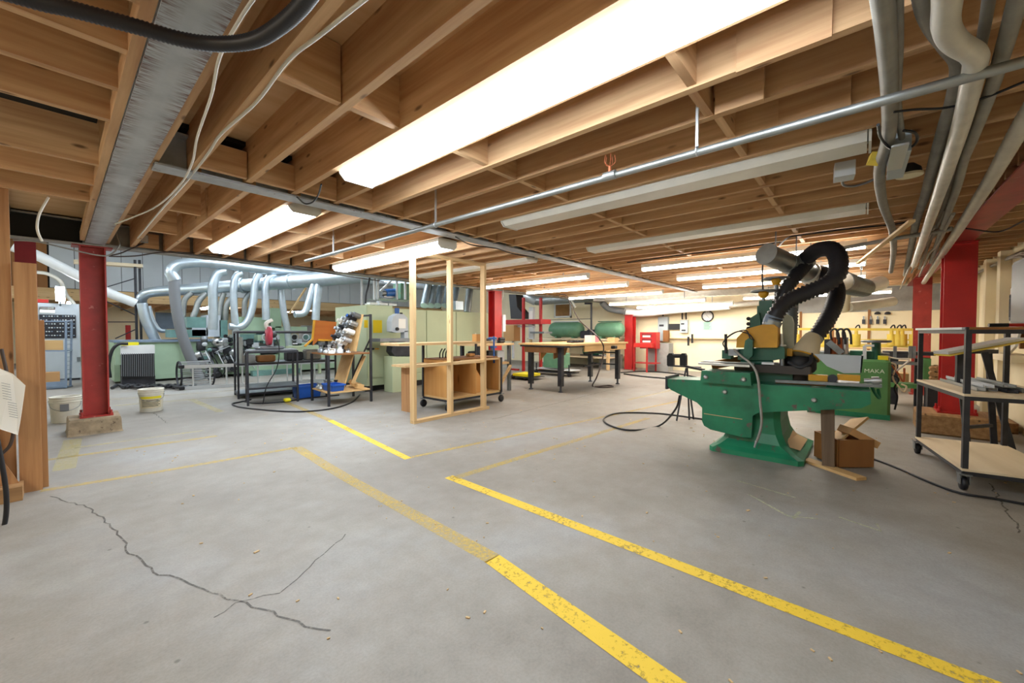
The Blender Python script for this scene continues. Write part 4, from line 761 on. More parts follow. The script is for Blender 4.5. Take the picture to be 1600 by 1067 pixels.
ob = thing('plywood_tray', 'varnished orange plywood tray tilted up left of the parts rack', 'panel', P(500, 540, y=7.4)); MB().prism(polyy([(492, 500), (526, 503), (522, 531), (496, 533), (489, 540)], 7.4), 'y', 7.4, 7.42).build('panel', 'orange_ply', ob)
MB().bar(P(491, 500, y=7.38), P(488, 530, y=7.38), .03).bar(P(488, 530, y=7.38), P(476, 541, y=7.38), .03).bar(P(497, 531, y=7.36), P(524, 532, y=7.36), .03).build('frame', 'yellow_paint', ob)
MB().bar(P(510, 532, y=7.44), P(510, 532, y=7.44).xy.to_3d(), .04).build('stand', 'dark_steel', ob)
def bin_(c, sx, sy, h, label):
    x, y, z = c; e = .03; o = [[(x - sx, y - sy), (x + sx, y - sy), (x + sx, y + sy), (x - sx, y + sy)]]
    def ring(k, zz): return [(x + k * a, y + k * b, zz) for a, b in ((-sx, -sy), (sx, -sy), (sx, sy), (-sx, sy))]
    t = thing('storage_bin', label, 'bin', c, 'blue plastic bins'); MB().loft([ring(.88, z), ring(1, z + h), ring(.94, z + h), ring(.82, z + .015)], True).build('tub', 'blue_plastic', t)
    m_ = MB(); r_ = ring(1.03, z + h)
    for i in range(4): m_.bar(r_[i], r_[(i + 1) % 4], .025)
    m_.build('rim', 'blue_plastic', t); return t
bin_((3.0, 7.62, 0), .2, .15, .22, 'blue plastic bin on the floor between the steel tables')
bin_((3.04, 6.64, .222), .11, .17, .1, 'shallow blue plastic bin on the lower shelf of the parts rack')
for k in range(4): one('wood_offcut', MB().obox((3.42 + .02 * k, 6.5 + .13 * k, .26 + .012 * k), (.12, .1, .07), .2 * k, .1, .4 * k), 'plywood_x', 'wood offcut lying low in the parts rack', 'offcut', 'offcuts low in the parts rack')
# ---- aluminium ladder lying on its long edge
ld = thing('ladder', 'aluminium ladder lying on its side in front of the moulder', 'ladder', (3.0, 9.9, 0)); la, lb_ = Vector((1.72, 10.5, .036)), Vector((4.7, 9.55, .036)); hv = Vector((0, 0, .44))
for q in (0, 1): MB().bar(la + hv * q, lb_ + hv * q, .03, .07).build('rail', 'alu', ld)
for k in range(11): p = la.lerp(lb_, (k + .5) / 11); MB().cyl(p, p + hv, .017, n=8).build('rung', 'alu', ld)
for q in (0, 1): MB().rbox(la.x - .09, la.x, la.y - .04, la.y + .05, la.z + hv.z * q - .03, la.z + hv.z * q + .04, .01).build('foot', 'black_rubber', ld)
wl = thing('wire_drum', 'round slatted wire drum behind the end of the ladder', 'drum', (1.95, 10.9, 0)); dc = Vector((1.98, 10.9, .29))
for x_ in (-.28, .28): MB().torus(dc + Vector((x_, 0, 0)), .27, .02, 'x', 26, 6).build('hoop', 'dark_steel', wl)
for k in range(20): an = k * .314; p = dc + Vector((0, .27 * math.cos(an), .27 * math.sin(an))); MB().bar(p - Vector((.28, 0, 0)), p + Vector((.28, 0, 0)), .02, .012).build('slat', 'alu', wl)
# ---- pails
def pail(c, label, band):
    x, y, z = c; t = thing('pail', label, 'pail', c)
    MB().lathe(c, [(.128, 0), (.13, .004), (.148, .33), (.148, .34), (.14, .34), (.125, .01)], 28).build('body', 'pail_white', t)
    for h in (.27, .30, .332): MB().torus((x, y, h), .149, .006, 'z', 28, 6).build('rim_ring', 'pail_white', t)
    if band:
        def arc(r, z0, z1, a0, a1, nm, mt):
            vs = []; fs = []
            for i in range(13): an = a0 + (a1 - a0) * i / 12; vs += [(x + r(z0) * math.cos(an), y + r(z0) * math.sin(an), z0), (x + r(z1) * math.cos(an), y + r(z1) * math.sin(an), z1)]
            for i in range(12): fs.append((2 * i, 2 * i + 2, 2 * i + 3, 2 * i + 1))
            MB().add(vs, fs).build(nm, mt, t)
        rad = lambda z: .1315 + .018 * z / .34 * 1.02 + .0005; c0 = math.atan2(-y, -x)
        arc(rad, .06, .235, c0 - 1.0, c0 + .9, 'label_sheet', 'cream_tape'); rad2 = lambda z: rad(z) + .001
        arc(rad2, .2, .235, c0 - 1.0, c0 + .9, 'label_band', 'yellow_cap')
        for k in range(5): arc(rad2, .085 + .022 * k, .094 + .022 * k, c0 - .85, c0 + (.75 if k % 2 else .6), 'print_line', 'ink')
    else: MB().prism([(x - .05, .16), (x + .03, .16), (x + .03, .25), (x - .05, .25)], 'y', y - .144, y - .141).build('label_sheet', 'hose_grey', t)
    MB().tube([(x - .15, y, .29), (x - .12, y - .1, .2), (x, y - .165, .16), (x + .12, y - .1, .2), (x + .15, y, .29)], .003, 6).build('bail', 'steel', t)
pail((.06, 8.0, 0), 'white pail half hidden behind the left red column', False); pail((.93, 8.1, 0), 'white pail with yellow printed label standing in the open', True)
# ================================================================== BACKGROUND: the hall on the left
BY = 15.9; BZ = P(300, 461, y=BY).z
struct('wall_north', bx(X0, X1, HY, HY + .15, 0, HZ), 'cream_wall', 'cream wall of the low room under the bulkhead')
bulk = struct('wall_bulkhead', bx(X0, X1, BY + .03, BY + .2, BZ, HZ), 'void', 'bulkhead wall of white vertical panels above the opening')
x_ = -.1
while x_ < X1 - .5: bx(x_ + .006, x_ + .45 - .006, BY, BY + .03, BZ, HZ - .02).build('panel', 'panel_white', bulk); x_ += .45
x_ = -.12
while x_ > X0: bx(x_ - .19, x_ - .008, BY, BY + .03, BZ - .3, HZ - .02).build('plank', 'hardboard', bulk); x_ -= .2
bx(X0, X1, BY - .04, BY + .2, BZ - .32, BZ - .015).build('header_beam', 'pale_wood_x', bulk)
low_ceiling = struct('ceiling_low', bx(X0, X1, BY + .2, HY, BZ - .02, BZ + .05), 'deck_ply', 'wooden ceiling of the low room under the bulkhead')
q = bx(-.02, .02, BY + .25, HY - .05, BZ - .26, BZ - .02).build('joist', 'joist_wood', low_ceiling); rep(q, [(.2 + .55 * k, 0, 0) for k in range(22)])
# ---- moulder
mo = thing('moulder', 'long pale green planing moulder under the galvanised ducts', 'machine', (3.8, 13.2, 0)); my = 11.25
def mbx(u0, v0, u1, v1, y, d, nm, mt): return PBy(u0, v0, u1, v1, y, d).build(nm, mt, mo)
bx(0.847, 3.39, 12.769, 13.899, 0.06, 0.95).build('infeed_body', 'moulder_green', mo); bx(0.847, 3.446, 12.712, 13.955, 0.95, 1).build('infeed_table', 'blue_grey', mo)
bx(3.39, 7.797, 12.543, 14.012, 0.06, 0.55).build('base', 'moulder_green', mo); bx(3.39, 7.797, 12.656, 13.899, 0.78, 0.84).build('machine_bed', 'steel', mo)
bx(3.446, 3.729, 12.599, 13.899, 0.55, 0.8).build('bed_support', 'moulder_green', mo); bx(6.328, 7.797, 12.599, 13.899, 0.55, 0.8).build('bed_support', 'moulder_green', mo)
bx(3.729, 6.328, 13.108, 13.899, 0.55, 0.8).build('inner_casting', 'dark_steel', mo)
for u0, v0, u1, v1, mt in ((265, 515, 322, 527, 'moulder_blue'), (292, 495, 322, 512, 'moulder_blue'), (322, 492, 345, 526, 'grey_enamel'), (343, 500, 356, 528, 'moulder_blue'), (300, 512, 325, 525, 'grey_enamel'), (372, 495, 420, 522, 'moulder_green'), (423, 481, 440, 512, 'moulder_green'), (430, 510, 480, 520, 'moulder_green'), (380, 522, 400, 545, 'moulder_blue'), (400, 520, 440, 535, 'moulder_blue')): mbx(u0, v0, u1, v1, 12.9, .6, 'cutter_hood', mt)
for u, v in ((314, 542), (325, 560), (338, 535), (352, 560), (346, 545), (362, 552), (357, 575), (366, 566), (310, 555), (332, 548)):
    c = P(u, v, y=12.60); MB().lathe(c, [(.03, -.1), (.09, -.09), (.1, 0), (.09, .12), (.04, .14)], 12, random.choice(['x', 'y', 'z'])).build('spindle_motor', random.choice(['bright_steel', 'steel', 'light_grey', 'dark_steel']), mo)
for k in range(12):
    u = 352 + (k % 3) * 8; v = 525 + (k // 3) * 13; MB().lathe(P(u, v, y=12.49), [(.02, 0), (.045, -.01), (.045, -.05)], 10, 'y').build('adjusting_dial', 'bright_steel' if k % 2 else 'black', mo)
for k in range(7): a = P(312 + 9 * k, 548, y=12.54); MB().tube([a, a + Vector((.05, -.12, -.2)), a + Vector((.15, -.08, -.42))], .015, 6).build('hydraulic_line', random.choice(['light_grey', 'black_rubber']), mo)
of_ = thing('outfeed_table', 'sage green outfeed table behind the orange tray', 'table', P(485, 562, y=11.53).xy.to_3d()); PBy(455, 541, 505, 556, 11.53, .4).build('tray', 'sage', of_)
for u in (462, 499): MB().bar(P(u, 556, y=11.75), P(u, 556, y=11.75).xy.to_3d(), .07).build('leg', 'sage', of_)
mbx(395, 580, 470, 600, 12.32, .2, 'plinth', 'moulder_blue'); mbx(437, 512, 447, 560, 12.43, .3, 'pillar', 'moulder_green')
for u in (415, 460, 478): MB().torus(P(u, 527, y=12.43), .09, .015, 'y', 16, 6).build('hand_wheel', 'light_grey', mo)
random.seed(21)
for k in range(46):   # dense cutter heads, valves, guards and guides along the cutting zone
    u = random.uniform(303, 392); v = random.uniform(528, 586) if u < 372 else random.uniform(522, 560); q = P(u, v, y=12.55); r_ = random.uniform(.035, .1); mt = random.choice(['black', 'dark_steel', 'dark_grey', 'steel', 'bright_steel', 'light_grey', 'moulder_blue', 'dark_steel', 'black'])
    if k % 3 == 0: MB().rbox(q.x - r_, q.x + r_, 12.5, 12.7, q.z - r_ * .7, q.z + r_ * .7, .015).build('guard_block', mt, mo)
    elif k % 3 == 1: MB().lathe(q, [(r_ * .5, -.08), (r_, -.06), (r_, .04), (r_ * .6, .06)], 10, random.choice(['x', 'y', 'z'])).build('cutter_motor', mt, mo)
    else: MB().tube([q, q + Vector((random.uniform(-.2, .2), -.08, random.uniform(-.05, .15))), q + Vector((random.uniform(-.3, .3), -.02, random.uniform(-.3, -.1)))], .014, 6).build('oil_line', mt, mo)
for k in range(14):   # pressure shoes and dials along the far half
    u = 382 + k * 8.5; q = P(u, 526 + 6 * (k % 3), y=12.5); bx(q.x - .09, q.x + .07, 12.45, 12.75, q.z - .08 - .03 * (k % 2), q.z + .05).build('pressure_shoe', ['moulder_blue', 'dark_steel', 'light_grey', 'moulder_green'][k % 4], mo)
# hydraulic unit with white top and dark grille, pile of hoses
hu = thing('hydraulic_unit', 'oily radiator unit with white top in front of the moulder', 'machine', P(215, 596, y=12.32).xy.to_3d())
PBy(188, 540, 242, 552, 12.20, .4).build('top_cover', 'white_enamel', hu); PBy(190, 552, 242, 589, 12.23, .36).build('core', 'black', hu); q = P(190, 598, y=12.32)
for k in range(16): u = 190 + k * 3.3; MB().bar(P(u, 552, y=12.20), P(u, 588, y=12.20), .012).build('grille_bar', 'hose_grey', hu)
PBy(180, 540, 190, 570, 12.26, .3).build('side_box', 'moulder_green', hu); MB().tube([P(u, v, y=12.15) for u, v in ((172, 590), (170, 570), (175, 548), (185, 538), (200, 537))], .03, 8).build('hose', 'black_rubber', hu); PBy(190, 535, 217, 540, 12.26, .2).build('yellow_strip', 'yellow_cap', hu)
bx(P(190, 590, y=12.32).x, P(242, 590, y=12.32).x, 12.26, 12.6, 0, P(215, 589, y=12.23).z).build('skid', 'dark_steel', hu)
for k in range(7):
    u = 175 + 16 * k; wire('hydraulic_hose', PZ([(u, 606 - k % 3), (u + 10, 601), (u + 22, 605), (u + 34, 601 + k % 2 * 3)], .04 + .01 * (k % 3)), .03, random.choice(['black_rubber', 'hose_black', 'dark_grey']), 'black hose in the tangle on the floor by the radiator unit', 'hose', 'tangle of hoses by the radiator unit', 8)
# ---- ducts over the moulder
def duct(name, pts, r, label, mt='galv', rings=(), n=16, ribs=0, amp=0):
    t = thing(name, label, 'duct', pts[-1], 'dust ducts over the moulder'); MB().tube(pts, r, n, 6, ribs, amp).build('pipe', mt, t); r0 = max(r) if isinstance(r, list) else r
    for i in rings: d = (pts[min(i + 1, len(pts) - 1)] - pts[max(0, i - 1)]).normalized(); MB().cyl(pts[i] - d * .03, pts[i] + d * .03, r0 * 1.07, n=n).build('joint_ring', mt, t)
    return t
Y1 = 12.0
duct('main_duct', [P(u, v, y=Y1) for u, v in ((272, 436), (267, 425), (275, 415), (295, 411), (330, 411), (430, 423), (560, 437), (700, 452))], .115, 'upper galvanised main duct with the left elbow', rings=(0, 4, 5), n=18)
duct('main_duct', [P(222, 474, y=14.24), P(223, 463, y=14.12), P(240, 456, y=14.01), P(300, 452, y=13.56), P(380, 446, y=12.77), P(455, 440, y=11.64), P(540, 432, y=10.17), P(640, 420, y=8.59)], [.10, .12, .13, .15, .17, .19, .2, .2], 'fat pale main duct rising to the right over the moulder', rings=(4, 5), n=20)
for k, (px, r_, lb) in enumerate((
    ([(272, 436), (274, 470), (281, 510), (292, 545), (305, 575), (312, 592)], .105, 'grey flexible duct falling from the elbow of the upper main to the floor'),
    ([(352, 424), (340, 428), (333, 445), (333, 480), (332, 515)], .10, 'branch duct second from the left on the upper main'),
    ([(378, 427), (369, 432), (365, 450), (367, 500), (373, 560)], .08, 'branch duct third from the left on the upper main'),
    ([(405, 428), (399, 440), (396, 470), (390, 495), (378, 510), (358, 510)], .085, 'branch duct hooking back low into the moulder'),
    ([(430, 430), (420, 434), (415, 450), (415, 475), (416, 500)], .09, 'branch duct fifth from the left on the upper main'),
    ([(458, 432), (446, 436), (440, 452), (443, 485), (449, 515), (452, 545)], .085, 'branch duct at the right end of the upper main'))):
    duct('branch_duct', [P(u, v, y=Y1 + (.05 if k else 0)) for u, v in px], r_, lb, rings=(2,) if k else (), ribs=.03 if not k else 0, amp=.004 if not k else 0, mt='galv' if k else 'hose_grey')
for k, (px, y_, r_, lb) in enumerate((
    ([(222, 474), (228, 500), (240, 525), (248, 540)], 13.79, .10, 'ribbed duct falling from the left end of the fat main duct'),
    ([(232, 478), (238, 500), (248, 515), (260, 517)], 13.90, .05, 'thin pipe hooking into the moulder behind the left ribbed duct'),
    ([(299, 458), (288, 470), (286, 500), (288, 520)], 13.45, .06, 'thin dark branch nearest the big flexible duct'),
    ([(322, 458), (311, 470), (306, 485), (302, 496), (309, 500)], 13.33, .065, 'short dark branch with a pale end above the moulder'),
    ([(350, 458), (345, 475), (342, 510)], 13.11, .06, 'dark branch behind the second silver duct'),
    ([(368, 458), (355, 475), (352, 500)], 12.99, .06, 'curved dark branch behind the third silver duct'),
    ([(392, 456), (383, 470), (382, 495)], 12.77, .06, 'curved dark branch behind the hooked silver duct'),
    ([(493, 438), (483, 470), (476, 488), (460, 491)], 10.95, .08, 'grey duct bending left below the fat main'),
    ([(499, 437), (495, 470), (493, 500)], 10.85, .09, 'straight pale duct dropping behind the orange tray'))):
    duct('branch_duct', [P(u, v, y=y_) for u, v in px], r_ * 1.1, lb, 'galv_dull' if 1 < k < 7 else 'galv', ribs=.03 if k == 0 else 0, amp=.004 if k == 0 else 0, n=12)
for s in ((492, 446, 475, 490), (478, 450, 452, 490)): one('duct_brace', MB().bar(P(s[0], s[1], y=13.11), P(s[2], s[3], y=13.11), .05, .05), 'pale_wood_z', 'slanted wooden brace behind the ducts' + (' on the right' if s[0] > 480 else ' on the left'), 'brace')
# ---- electrical cabinet, wire cart, scaffold
ec = thing('electrical_cabinet', 'tall pale grey electrical cabinet with dark control panel behind the left column', 'cabinet', (0, 14.9, 0)); a, b = P(58, 473, y=14.69), P(127, 597, y=14.69)
bx(a.x, b.x, 14.69, 15.2, .05, a.z).build('body', 'grey_enamel', ec); bx(a.x + .02, b.x - .02, 14.72, 15.15, 0, .05).build('plinth', 'dark_steel', ec)
PBy(61, 491, 119, 528, 14.67, .015).build('control_panel', 'ink', ec)
for r_ in range(6):
    for c_ in range(13):
        if (r_ * 5 + c_ * 3) % 7: p_ = P(64 + c_ * 4.3, 494 + r_ * 6, y=14.67); MB().lathe(p_, [(.016, 0), (.012, -.012)], 6, 'y').build('button', ['light_grey', 'white_enamel', 'blue_grey'][(r_ + c_) % 3], ec)
sg = PBy(62, 479, 86, 489, 14.67, .012).build('danger_sign', 'paper', ec); PBy(62, 479, 86, 484, 14.67, .008).build('sign_header', 'label_red', sg)
text_mesh('sign_text', 'DANGER', .055, 'paper', sg, P(74, 481.5, y=14.66), (R(90), 0, 0))
PBy(120, 558, 126, 564, 14.66, .03).build('handle', 'steel', ec)
wc = thing('wire_cart', 'blue grey wire mesh cart in front of the electrical cabinet', 'cart', P(90, 608, y=12.66).xy.to_3d())
for u in (66, 103, 112): MB().bar(P(u, 502, y=12.66 + (.3 if u == 112 else 0)), P(u - (2 if u == 112 else 0), 606, y=12.66 + (.3 if u == 112 else 0)), .035).build('post', 'blue_grey', wc)
for v in (502, 548, 604): MB().bar(P(62, v, y=12.66), P(104, v, y=12.66), .03).bar(P(103, v, y=12.66), P(112, v - 1, y=12.99), .03).build('rail', 'blue_grey', wc)
for k in range(15): v = 505 + k * 6.6; MB().bar(P(104, v, y=12.71), P(111, v - .5, y=12.94), .01).build('mesh_wire', 'blue_grey', wc)
PBy(62, 598, 104, 606, 12.66, .5).build('bottom_tray', 'blue_grey', wc)
for u in (68, 102): q = P(u, 606, y=12.77); MB().cyl((q.x, 12.77, q.z), (q.x, 12.77, 0), .03).build('caster', 'black_rubber', wc)
one('wood_box', PBy(62, 532, 99, 547, 12.71, .3), 'plywood_x', 'wooden box on the middle rail of the wire cart', 'box'); one('carton', PBy(62, 583, 94, 598, 12.71, .3), 'cardboard', 'open carton on the tray of the wire cart', 'carton')
sca = thing('scaffold', 'black steel scaffold tower with plank top left of the ducts', 'scaffold', P(200, 590, y=14.58).xy.to_3d())
for u, y_ in ((211, 14.46), (218, 14.9), (150, 14.46)): q = P(u, 412, y=y_); MB().cyl((q.x, y_, 0), (q.x, y_, q.z + .1), .028).build('upright', 'dark_steel', sca)
MB().bar(P(115, 409, y=14.58), P(222, 416, y=14.58), .3, .08).build('plank', 'board_pale', sca)
for a_, b_ in (((165, 449, 211, 435), (165, 470, 211, 492), (165, 503, 211, 503)) and [((165, 449), (211, 435)), ((165, 470), (211, 492)), ((150, 503), (211, 503)), ((180, 529), (211, 515))]): MB().bar(P(*a_, y=14.46), P(*b_, y=14.46), .025).build('brace', 'dark_steel', sca)
duct('white_duct', [P(u, v, y=14.01) for u, v in ((20, 385), (60, 400), (120, 430), (165, 455), (212, 474))], .11, 'pale duct sloping down behind the left red column', 'white_enamel')
wire('white_loop', [P(u, v, y=14.8) for u, v in ((55, 425), (75, 428), (95, 440), (103, 460), (112, 470), (116, 476))], .04, 'cable_white', 'white pipe curling down onto the electrical cabinet', 'pipe')
ul = thing('utility_lamp', 'small bright square lamp above the electrical cabinet', 'lamp', P(93, 460, y=14.35)); PBy(87, 448, 101, 470, 14.35, .1).build('lens', 'lamp_hall', ul); PBy(86, 447, 102, 471, 14.46, .05).build('housing', 'light_grey', ul)
MB().bar(P(94, 470, y=14.52), P(94, 470, y=14.52) + Vector((0, .3, -.18)), .03).build('bracket', 'steel', ul)
one('red_crate', PBy(57, 467, 76, 473, 14.80, .3), 'red_plastic', 'red crate lying on top of the electrical cabinet', 'crate')
rl = one('red_bollard', MB().cyl((P(200, 510, y=16.38).x, 16.38, 0), P(200, 508, y=16.38), .06), 'red_paint', 'thin red post behind the scaffold', 'post')
one('exhaust_tank', MB().lathe((6.9, 17.2, 0), [(.4, 0), (.4, 1.3), (.3, 1.45)], 20), 'block_grey', 'grey drum in the low room behind the moulder', 'drum')
one('blue_partition', PBy(243, 488, 285, 514, 16.95, .06), 'blue_grey', 'blue grey partition in the low room behind the moulder', 'partition').location.z += 0
# ---- sage cabinets
sg_ = thing('sage_cabinet', 'long sage green machine enclosure with several doors behind the stud frame', 'cabinet', (5.9, 7.9, 0)); SY = 7.42
zt = P(640, 483, y=SY).z
bx(4.62, 7.6, SY + .03, 8.7, .12, zt).build('body', 'sage', sg_); bx(4.04, 4.62, SY - .05, 8.7, .12, zt + .04).build('end_body', 'sage', sg_)
for a, b in ((4.63, 5.52), (5.53, 6.4), (6.41, 7.59)): bx(a + .006, b - .006, SY + .008, SY + .03, .30, zt - .01).build('door', 'sage', sg_); bx(a + .006, b - .006, SY + .01, SY + .03, .13, .29).build('kick_panel', 'sage', sg_)
bx(4.05, 4.61, SY - .07, SY - .05, .28, zt + .03).build('door', 'sage', sg_); bx(4.06, 7.1, SY + .06, 8.6, 0, .12).build('plinth', 'black', sg_)
for x_ in (4.75, 5.9): bx(x_, x_ + .14, SY, SY + .1, 0, .12).build('foot', 'sage', sg_)
PBy(583, 500, 597, 520, SY - .075, .005).build('notice', 'paper_yellow', sg_); PBy(569, 500, 575, 512, SY - .075, .005).build('notice', 'paper_yellow', sg_); PBy(617, 481, 624, 490, SY + .0, .006).build('blue_sticker', 'label_blue', sg_)
MB().cyl(P(573, 545, y=SY - .1), P(584, 545, y=SY - .1), .02).build('handle', 'black', sg_); MB().cyl(P(586, 545, y=SY - .09), P(592, 545, y=SY - .09), .012).build('latch', 'yellow_paint', sg_)
# things on the cabinet
mp_ = thing('top_motor', 'blue electric motor on the platform above the sage cabinet', 'motor', P(607, 468, y=7.9)); c = P(611, 456, y=7.9)
MB().cyl(P(602, 458, y=7.9), P(617, 457, y=7.9), .09, n=18).build('body', 'motor_blue', mp_); MB().cyl(P(595, 458, y=7.9), P(602, 458, y=7.9), .07, n=18).build('end_bell', 'steel', mp_); PBy(600, 462, 618, 466, 7.85, .15).build('foot', 'steel', mp_)
tf_ = thing('motor_platform', 'grey steel frame platform on top of the sage cabinet', 'frame', P(610, 474, y=7.9))
PBy(590, 466, 650, 470, 7.75, .5).build('deck', 'steel', tf_)
for u in (585, 590, 620, 633): MB().bar(P(u, 468, y=7.8), P(u, 432, y=7.8), .04).build('upright', 'light_grey', tf_)
MB().bar(P(594, 455, y=7.8), P(612, 438, y=7.8), .035).build('brace', 'light_grey', tf_); PBy(626, 442, 646, 468, 7.9, .3).build('control_case', 'tank_green', tf_)
for u in (592, 644): q = P(u, 470, y=7.85); bx(q.x - .03, q.x + .03, 7.8, 7.9, zt + .0, q.z).build('foot', 'light_grey', tf_)
for k, u in enumerate((578, 594, 608)): one('wood_pack', PBy(u, 472 + k, u + 12, 476 + k, 7.7, .2), 'white_enamel', 'white block in the row on top of the sage cabinet', 'block', 'white blocks on the cabinet')
wire('top_conduit', [P(u, v, y=7.7) for u, v in ((578, 432), (575, 448), (572, 460), (571, 474))], .02, 'dark_steel', 'dark conduit slanting left of the cabinet platform', 'conduit'); one('thin_post', MB().cyl(P(565, 478, y=7.6), P(565, 432, y=7.6), .02), 'light_grey', 'thin grey post at the left end of the sage cabinet', 'post')
for k, u in enumerate((663, 673, 684, 696, 708)):
    duct('cabinet_duct', [P(u + 6, 445, y=8.35), P(u + 3, 460, y=8.3), P(u, 476, y=8.15)], .09, 'silver duct in the row behind the sage cabinet', rings=(0, 2), n=14)['group'] = 'ducts behind the sage cabinet'
duct('cabinet_duct', [P(735, 440, y=8.3), P(730, 488, y=8.2)], .1, 'single dark silver duct near the red column', 'galv_dull', n=14)
one('chute_box', PBy(712, 470, 724, 484, 7.9, .2), 'galv', 'bright metal chute between the ducts on the sage cabinet', 'chute')
# ---- bandsaw
bs = thing('bandsaw', 'grey bandsaw with rounded top standing before the sage cabinet', 'saw', P(627, 590, y=7.0).xy.to_3d()); by_ = 6.95
MB().prism(polyy([(612, 518), (612, 502), (615, 494), (622, 490), (631, 491), (637, 497), (638, 518), (632, 519), (620, 520)], by_), 'y', by_, by_ + .18).build('upper_wheel_case', 'grey_enamel', bs)
PBy(632, 517, 638, 532, by_, .14).build('throat_column', 'grey_enamel', bs); PBy(623, 498, 634, 513, by_ - .006, .006).build('warning_label', 'paper', bs); MB().lathe(P(620, 514, y=by_), [(.035, 0), (.035, -.03)], 10, 'y').build('tension_knob', 'black', bs)
PBy(594, 529, 642, 533, by_ - .15, .4).build('saw_table', 'steel', bs); MB().prism(polyy([(613, 541), (640, 541), (644, 550), (640, 557), (618, 557), (612, 550)], by_), 'y', by_, by_ + .2).build('lower_wheel_case', 'dark_steel', bs)
q0, q1 = P(613, 557, y=by_), P(642, 557, y=by_); bx(q0.x, q1.x, by_, by_ + .3, 0, q0.z).build('stand', 'sage', bs); PBy(615, 533, 640, 541, by_ + .02, .15).build('trunnion', 'grey_enamel', bs); MB().lathe(P(627, 490, y=by_ + .09), [(.03, -.01), (.03, .02)], 10).build('top_knob', 'black', bs)
# ================================================================== BACKGROUND: far wall and right
WX = X1 - .005
def onwall(u0, v0, u1, v1, d, off=0): a, b = P(u0, v0, x=WX - d - off), P(u1, v1, x=WX - d - off); return bx(WX - d - off, WX - off, a.y, b.y, a.z, b.z)
p1 = one('breaker_panel', onwall(1028, 495, 1043, 533, .12), 'grey_box', 'tall grey breaker panel on the far wall', 'electrical box'); onwall(1030, 507, 1037, 510, .01, .12).build('latch_plate', 'ink', p1); onwall(1029, 496, 1042, 532, .008, .12).build('door', 'grey_box', p1)
p2 = one('breaker_panel', onwall(1062.5, 500, 1074, 520, .12), 'grey_box', 'small grey breaker panel left of the clock', 'electrical box'); onwall(1064, 505, 1069, 507, .01, .12).build('latch_plate', 'ink', p2); onwall(1065, 515, 1071, 517, .01, .12).build('name_plate', 'ink', p2)
one('black_meter', onwall(1045, 506, 1062, 515, .06), 'black', 'low black box between the two grey breaker panels', 'electrical box')
for k, (u, v) in enumerate(((1036, 494), (1066, 499), (1072, 499))): wire('wall_conduit', [P(u, v, x=WX - .04), P(u, v - 10, x=WX - .04), P(u + 2, 480, x=WX - .1)], .02, 'black_rubber', ['black conduit above the tall breaker panel', 'black conduit above the small breaker panel, left one', 'black conduit above the small breaker panel, right one'][k], 'conduit')
ck = thing('wall_clock', 'round white wall clock with black rim on the far wall', 'clock', P(1105, 503, x=WX - .03)); cc = P(1105.5, 494, x=WX - .03)
MB().lathe(cc + Vector((.03, 0, 0)), [(.15, 0), (.15, -.02)], 28, 'x').build('face', 'white_enamel', ck); MB().torus(cc, .155, .018, 'x', 30, 8).build('rim', 'black', ck)
fx_ = cc.x + .004
for k in range(12): an = k * math.pi / 6; MB().bar((fx_, cc.y + .115 * math.sin(an), cc.z + .115 * math.cos(an)), (fx_, cc.y + .135 * math.sin(an), cc.z + .135 * math.cos(an)), .012, .004).build('hour_mark', 'ink', ck)
MB().bar((fx_, cc.y, cc.z), (fx_, cc.y + .05, cc.z + .05), .012, .004).build('hour_hand', 'ink', ck); MB().bar((fx_, cc.y, cc.z), (fx_, cc.y - .06, cc.z - .07), .008, .004).build('minute_hand', 'ink', ck)
nt_ = one('wall_notice', onwall(1098, 503, 1113, 516, .004), 'paper_green', 'pale green notice sheet under the wall clock', 'notice')
for k in range(6): onwall(1100, 504.5 + k * 1.8, 1110 - (k % 3), 505.2 + k * 1.8, .002, .004).build('print_line', 'hose_grey', nt_)
one('white_notice', onwall(1113.5, 503, 1122, 516, .003), 'paper', 'white sheet beside the green notice on the far wall', 'notice')
one('wall_ledge', onwall(1043, 528, 1300, 532, .12), 'pale_wood_y', 'long wooden ledge along the far wall below the clock', 'ledge')
one('wall_block', onwall(1036, 516, 1044, 534, .12, .12), 'hardboard', 'brown board fixed below the tall breaker panel', 'board')
for k, (u, v) in enumerate(((1074, 531), (1080, 527))): one('wall_clip', onwall(u, v - 5, u + 2.5, v + 9, .05, .13), 'black', ['black clamp hanging from the far ledge, left one', 'black clamp hanging from the far ledge, right one'][k], 'clamp')
# red parts cart
rc = thing('red_parts_cart', 'red steel parts cart with bins by the far wall', 'cart', P(1010, 577, x=11.9).xy.to_3d())
for u, v, x_ in ((991, 577, 11.6), (1011, 577, 11.5), (1025, 575, 11.9)): q = P(u, 540, x=x_); bx(x_ - .02, x_ + .02, q.y - .02, q.y + .02, 0, q.z).build('leg', 'red_paint', rc)
PBx(1000, 519, 1025, 545, 11.7, .3).build('bin_case', 'red_paint', rc)
for v in (521, 529): PBx(1003, v, 1018, v + 6, 11.69, .04).build('bin_opening', 'dark_red', rc); PBx(1004, v + 3, 1016, v + 6, 11.68, .06).build('parts_tray', 'white_plastic', rc)
PBx(990, 536, 1017, 543, 11.45, .4).build('drawer_box', 'red_plastic', rc); PBx(991, 566, 1024, 569, 11.5, .4).build('lower_shelf', 'red_paint', rc)
one('grey_cabinet', bx(12.03, 12.4, 4.35, 5.0, 0, .85), 'block_grey', 'low grey cabinet behind the red parts cart', 'cabinet')
one('floor_crate', bx(11.9, 12.3, 5.95, 6.6, 0, .45), 'block_grey', 'grey crate on the floor left of the red column base', 'crate')
